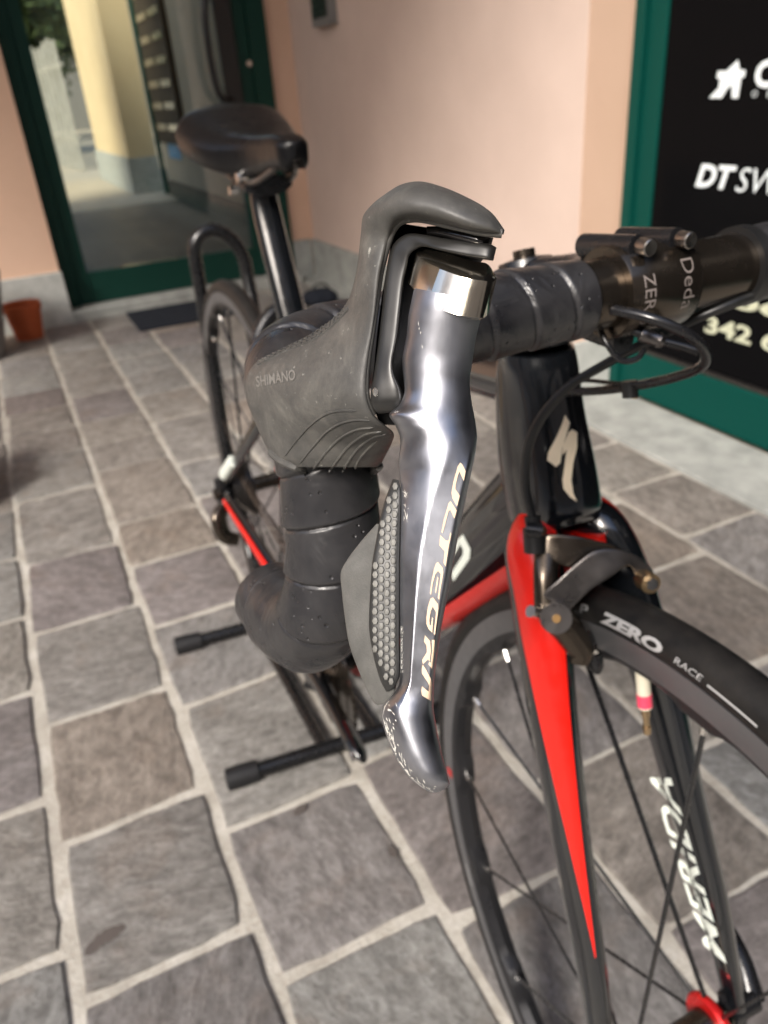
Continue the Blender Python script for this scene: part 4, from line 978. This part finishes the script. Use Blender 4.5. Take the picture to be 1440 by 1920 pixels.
# --- brake lever blade
BL = [
 (777, 540, .2025, 905, 566, .2000, .0105, .006),
 (771, 566, .2030, 904, 580, .2005, .0105, .006),
 (766, 592, .2035, 901, 598, .2010, .0100, .006),
 (762, 631, .2045, 893, 631, .2020, .0092, .006),
 (755, 668, .2055, 887, 668, .2030, .0085, .006),
 (755, 690, .2058, 884, 690, .2033, .0082, .006),
 (757, 712, .2060, 881, 710, .2036, .0080, .006),
 (758, 736, .2060, 882, 734, .2038, .0080, .006),
 (748, 760, .2062, 885, 757, .2040, .0082, .006),
 (730, 777, .2064, 889, 777, .2042, .0086, .006),
 (741, 797, .2062, 892.5, 798, .2042, .0088, .006),
 (750, 822, .2060, 894.5, 822, .2042, .0090, .006),
 (748, 862, .2058, 889, 862, .2040, .0090, .006),
 (750.6, 890, .2056, 883, 890, .2038, .0088, .006),
 (752, 937, .2052, 873, 937, .2034, .0085, .006),
 (751, 1014, .2046, 857.5, 1014, .2028, .0080, .006),
 (750, 1092, .2040, 844, 1092, .2024, .0075, .006),
 (750, 1170, .2034, 829, 1170, .2020, .0070, .006),
 (750, 1248, .2030, 817, 1248, .2016, .0066, .006),
 (748, 1284, .2028, 813.6, 1284, .2014, .0066, .0055),
 (733, 1306, .2026, 812.8, 1306, .2013, .0068, .005),
 (718.7, 1324, .2025, 812.8, 1324, .2012, .0072, .005),
 (715, 1343, .2024, 814.7, 1343, .2011, .0076, .005),
 (726, 1384, .2020, 822.5, 1384, .2008, .0080, .005),
 (745, 1427, .2016, 832, 1427, .2004, .0082, .005),
 (766, 1456, .2012, 840, 1456, .2002, .0078, .005),
 (787, 1474, .2008, 842, 1472, .2002, .0060, .004),
 (802, 1483, .2006, 832, 1481, .2002, .0030, .003),
 (812, 1486, .2004, 822, 1485, .2002, .0010, .0015),
]
RIDGE = [(540, .62), (600, .62), (700, .66), (800, .66), (839, .66), (870, .62), (937, .47), (975, .42), (1053, .35), (1170, .33), (1287, .30), (1340, .42), (1400, .52), (1470, .60), (1486, .6)]
def bprof(t, s, r):
    v = (r[1]+r[4])/2; k = np.interp(v, [a for a, b in RIDGE], [b for a, b in RIDGE]); Bf = r[6]
    flat = np.interp(v, [800, 880, 1290, 1345], [0, 1, 1, .25])
    smooth_ = hsup(s, 2.1)
    if s <= k:
        a_ = s/k; e_ = 1-min(a_/.26, 1); q_flat = .36*math.sqrt(max(0, 1-e_*e_))+.64*a_**.9; q_round = math.sin(.5*pi*a_)**.85
        fl2 = np.interp(v, [880, 980, 1270, 1330], [0, 1, 1, 0]); q = q_round*(1-fl2)+q_flat*fl2
    else:
        w = (s-k)/(1-k); q = 1-.16*w
        if w > .80: q *= math.sqrt(max(0, 1-((w-.80)/.20)**2))
    return Bf*(smooth_*(1-flat)+q*flat)
bl = [list(x)+[2.2] for x in BL]
V, F = loft(bl, 190, 44, prof=bprof); BLT = bvh(V, F); mesh('brake_lever', V, F, CHROME, shf, sharp=60)
# lettering along the blade
zl = lambda q: [(770+a/4, 850+b/4) for a, b in q]
LET = [
 [(372, 70), (388, 84), (412, 133), (398, 208), (366, 136), (355, 165), (337, 235), (335, 268), (368, 318), (348, 398), (312, 335), (306, 295), (320, 215), (352, 100)],
 [(300, 358), (345, 428), (328, 490), (298, 425), (285, 432), (262, 515), (240, 600), (230, 590), (250, 490), (285, 374)],
 [(222, 612), (262, 653), (284, 655), (298, 592), (305, 605), (285, 700), (262, 850), (246, 820), (255, 735), (215, 690)],
 [(205, 815), (240, 858), (245, 895), (222, 1030), (214, 1102), (203, 1085), (215, 1000), (226, 905), (205, 882), (185, 908), (165, 980), (153, 1062), (144, 1050), (158, 950), (175, 870), (190, 825)],
 [(201, 925), (209, 935), (201, 990), (190, 1050), (182, 1040), (191, 980)],
 [(168, 1080), (205, 1130), (208, 1165), (195, 1260), (182, 1365), (172, 1350), (185, 1250), (190, 1190), (165, 1150), (150, 1185), (140, 1250), (142, 1285), (152, 1290), (160, 1228), (169, 1238), (162, 1345), (135, 1320), (118, 1280), (118, 1230), (130, 1150), (148, 1090)],
 [(108, 1365), (146, 1408), (151, 1480), (142, 1562), (131, 1545), (92, 1582), (86, 1550), (122, 1490), (118, 1440), (100, 1410)],
 [(158, 1398), (180, 1400), (176, 1480), (161, 1618), (133, 1582), (140, 1562), (151, 1572), (161, 1480)],
 [(90, 1585), (110, 1612), (150, 1690), (160, 1730), (153, 1858), (85, 1815), (80, 1780), (86, 1748), (134, 1788), (139, 1742), (130, 1720), (84, 1650), (84, 1610)],
]
poly_on(BLT, [zl(q) for q in LET], .00025, .197, 2).build('lever_lettering', LETTER, shf, sharp=60)
# worn scratches on the left edge and at the tip: bare bright metal flakes
rng = np.random.default_rng(5); mb = MB()
def scratch(u, v, du, dv, w):
    L = math.hypot(du, dv); nx_, ny_ = -dv/L*w, du/L*w
    q = [(u, v), (u+du*.5+nx_, v+dv*.5+ny_), (u+du, v+dv), (u+du*.5-nx_*.6, v+dv*.5-ny_*.6)]
    ps = [hit(BLT, a, b, .00012, None) for a, b in q]
    if any(p is None for p in ps): return
    mb.add(ps, [(0, 1, 2, 3)])
eV = [1306, 1324, 1343, 1384, 1427, 1456, 1474, 1484]; eU = [734, 720, 716, 727, 746, 767, 788, 803]
band = []; w_e = 3.0
for v in np.arange(1312, 1482, 2.2):
    w_e = min(max(w_e+rng.normal()*1.3, .6), 7.5); uL = np.interp(v, eV, eU)
    band.append([hit(BLT, uL+.9, v, .00012), hit(BLT, uL+1.2+w_e*(.45 if v < 1350 else 1), v+rng.normal()*.8, .00012)])
for a, b in zip(band[:-1], band[1:]):
    if all(p_ is not None for p_ in a+b) and rng.random() > .12: mb.add([a[0], a[1], b[1], b[0]], [(0, 1, 2, 3)])
for i in range(42):
    t = rng.random()**.8; v = 1312+t*150; uL = np.interp(v, eV, eU)
    off = abs(rng.normal())*(9 if v > 1350 else 14)+2
    scratch(uL+off, v, rng.normal()*2.0+2.5, 4+abs(rng.normal())*9, .7+rng.random()*1.0)
band = [(v, 1.2+abs(rng.normal())*1.1) for v in np.arange(1174, 1264, 2.5)]
for (va, wa), (vb, wb) in zip(band[:-1], band[1:]):
    ps = [hit(BLT, a, b, .00012) for a, b in ((751.6, va), (751.6+wa*1.6, va), (751.6+wb*1.6, vb), (751.6, vb))]
    if all(p_ is not None for p_ in ps) and rng.random() > .15: mb.add(ps, [(0, 1, 2, 3)])
for i in range(18):
    v = 925+rng.random()*60; scratch(756+rng.random()*10, v, rng.normal()*6, rng.normal()*7, .8)
for i in range(4): scratch(775+rng.random()*22, 600+rng.random()*100, rng.normal()*2, 4+rng.random()*6, .8)
for i in range(10): scratch(800+rng.random()*38, 1474+rng.random()*9, 3+rng.random()*5, rng.normal()*1.5, .9)
tag(mb.build('scratches', simple('bare_metal', (.78, .76, .70), .45, .3), shf, smooth=False), kind='stuff')

# --- chrome cap at the lever's head
CAP = [
 (787, 481, .2018, 912, 503, .1990, .0100, .012),
 (783, 486, .2018, 916, 512, .1992, .0108, .012),
 (778, 526, .2022, 918.5, 530, .1996, .0118, .010),
]
def y1(x, y): return (740+.15278*x, 400+.15278*y)
def cap_mesh():
    top = [y1(*q) for q in ((300, 540), (430, 640), (575, 722), (700, 775), (870, 835), (1030, 862), (1135, 862), (1180, 815))]
    bot = [y1(*q) for q in ((240, 835), (350, 960), (480, 1075), (600, 1140), (760, 1190), (930, 1220), (1050, 1222), (1092, 1165))]
    zt = [.2035, .1985, .1945, .1925, .1908, .1905, .1915, .1950]
    T = catmull(np.array([[*a, z] for a, z in zip(top, zt)]), 40); Bt = catmull(np.array([[*a, z+.0008] for a, z in zip(bot, zt)]), 40)
    V = []; F = []
    back = np.array([.0, .0, 0])
    rows = []
    inner_top = [y1(*q) for q in ((330, 520), (440, 505), (600, 540), (760, 590), (900, 640), (1000, 660), (1085, 675), (1170, 800))]
    it = catmull(np.array([[*a, z+.0035] for a, z in zip(inner_top, zt)]), 40)
    for row in (it, T*np.array([1, 1, 1])+np.array([0, -1.2, .0004]), T+np.array([0, 1.0, 0]), Bt, Bt+np.array([0, 1, .004])):
        rows.append([P(*q) for q in row])
    V = [p for r in rows for p in r]; F = [f[::-1] for f in grid_faces(len(rows), 40, False)]
    return V, F
V, F = cap_mesh(); o = mesh('lever_cap', V, F, CHROME2, shf, sharp=45)
sm = o.modifiers.new('shell', 'SOLIDIFY'); sm.thickness = .0016; sm.offset = 1

# --- shift paddles
PADR = [
 (706, 982, .2110, 716, 984, .2095, .0004, .0020, 3),
 (676, 1016, .2125, 728, 1014, .2085, .0010, .0025, 3),
 (648, 1054, .2140, 735, 1052, .2080, .0012, .0025, 3),
 (639, 1073, .2145, 735, 1073, .2080, .0014, .0025, 3),
 (641, 1110, .2145, 735, 1110, .2080, .0014, .0025, 3),
 (645.5, 1150, .2140, 735, 1150, .2075, .0014, .0025, 3),
 (655, 1209, .2130, 735, 1209, .2070, .0014, .0025, 3),
 (673, 1259, .2120, 740, 1259, .2065, .0014, .0025, 3),
 (690, 1298, .2110, 742, 1290, .2060, .0014, .0025, 3),
 (702, 1318, .2100, 734, 1308, .2065, .0010, .0022, 3),
 (708, 1322, .2095, 718, 1321, .2080, .0004, .0015, 3),
]
V, F = loft(PADR, 70, 22); mesh('rear_paddle', V, F, PADDLE, shf, sharp=50)
PADF = [
 (736, 898, .2080, 747, 900, .2065, .0004, .0025, 3.2),
 (731, 912, .2080, 751, 914, .2060, .0012, .0030, 3.2),
 (722, 937, .2075, 752.5, 937, .2055, .0016, .0032, 3.4),
 (712, 975, .2070, 751.5, 975, .2052, .0018, .0032, 3.4),
 (705, 1014, .2068, 751, 1014, .2050, .0018, .0032, 3.4),
 (698, 1053, .2065, 750, 1053, .2046, .0018, .0032, 3.4),
 (695, 1092, .2062, 750, 1092, .2042, .0018, .0032, 3.4),
 (692, 1150, .2058, 750, 1150, .2038, .0018, .0032, 3.4),
 (692, 1180, .2056, 750, 1180, .2036, .0018, .0032, 3.4),
 (697, 1215, .2054, 750, 1215, .2034, .0018, .0032, 3.4),
 (705, 1250, .2052, 750, 1250, .2032, .0018, .0032, 3.4),
 (714, 1278, .2050, 748, 1272, .2032, .0016, .0030, 3.2),
 (724, 1297, .2048, 738, 1290, .2036, .0006, .0020, 3),
]
V, F = loft(PADF, 90, 24); PFT = bvh(V, F); mesh('front_paddle', V, F, simple('paddle_black', (.020, .020, .019), .42), shf, sharp=50)
mb = MB(); pitch_u, pitch_v = 11.0, 17.4
eL = [(a[1]+a[4])/2 for a in PADF]
for ci in range(6):
    for ri in range(26):
        v = 912+ri*pitch_v + (pitch_v/2 if ci % 2 else 0)
        uR = np.interp(v, [900, 937, 1050, 1250, 1290], [747, 746, 742.5, 741.5, 738]); uL = np.interp(v, eL, [a[0] for a in PADF])
        u = uR-5.5-ci*pitch_u + (v-1100)*0.0
        if u < uL+5 or v > 1283: continue
        cpts = []; ju, jv, js = random.gauss(0, .25), random.gauss(0, .3), random.uniform(.93, 1.04)
        for ring, (rr, lf) in enumerate(((6.1, -.0001), (4.9, .00060), (2.4, .00072))):
            for q in range(6):
                a = pi/6+q*pi/3; cpts.append(hit(PFT, u+ju+rr*math.sin(a)*.95*js, v+jv+rr*math.cos(a)*1.38*js, lf, .2045))
        mb.add(cpts, grid_faces(3, 6)+[tuple(range(12, 18))])
PADHEX = mk_rough('paddle_bumps', (.15, .147, .135), (.22, .215, .195), 200, .5, 1800, .2, .0003)
tag(mb.build('grip_bumps', PADHEX, shf, sharp=30), kind='stuff')

# ================================================================== BIKE STAND
sd = empty('bike_stand', (.29, 1.08, 0), 'black tubular bicycle stand holding the rear wheel', 'bike stand')
sm_ = simple('stand_black', (.007, .007, .0075), .26, spec=.45)
f1, f1b = GZ(450, 1455, .018), GZ(742, 1362, .018); f2 = GZ(350, 1207, .018)
dirx = (f1b-f1)/np.linalg.norm(f1b-f1)
e1_, e2b = f1+dirx*.335, f2+dirx*.335
for s_, e_ in ((f1, e1_), (f2, e2b)):
    mb = MB(); mb.add(*tube([s_, e_], .0125, 16)); mb.build('cross_tube', sm_, sd)
    for a, b in ((s_, dirx), (e_, -dirx)):
        mb = MB(); mb.add(*tube([a-b*.022, a-b*.020, a-b*.0, a+b*.028, a+b*.03], [.012, .0175, .0180, .0165, .0135], 18)); mb.build('end_cap', RUBBERF, sd)
for px in ((605, 1395, .018), (700, 1370, .018)):
    a = GZ(*px); t = (a-f1) @ dirx; p0 = f1+dirx*t; p1 = f2+dirx*t
    mb = MB(); mb.add(*tube([p0, p1], .0095, 14)); mb.build('side_tube', sm_, sd)
t0 = (GZ(605, 1395, .018)-f1) @ dirx
h0 = f1*.45+f2*.55+dirx*(t0-.0); 
hy = 1.46
hA, hB, hC, hD = GY(432, 880, hy-.05), GY(366, 485, hy), GY(410, 431, hy+.0), GY(461, 500, hy)
base = f2+dirx*((hA-f2) @ dirx)
base2 = f2+dirx*(((hD-f2) @ dirx)+.0)
L = np.array([base, hA, hB*.5+hA*.5, hB-np.array([0, 0, .02])]); 
w_ = (hD-hB); up_ = np.array([0, 0, 1.0])
arc = [ (hB+hD)/2 + (hB-hD)/2*math.cos(a) + up_*((hC[2]-(hB[2]+hD[2])/2))*math.sin(a) for a in np.linspace(.15, pi-.15, 9)]
path = [base+np.array([0, 0, .0]), hA, (hA+hB)/2, hB-np.array([0, 0, .01])]+arc+[hD-np.array([0, 0, .01]), (hD*.55+base2*.45), base2]
mb = MB(); mb.add(*tube(path, .0120, 16, n=90)); mb.build('hoop', sm_, sd)
mb = MB(); mb.add(*tube([P(575, 1283, 1.10), P(600, 1292, 1.08)], .006, 10)); mb.build('wheel_rest', sm_, sd)
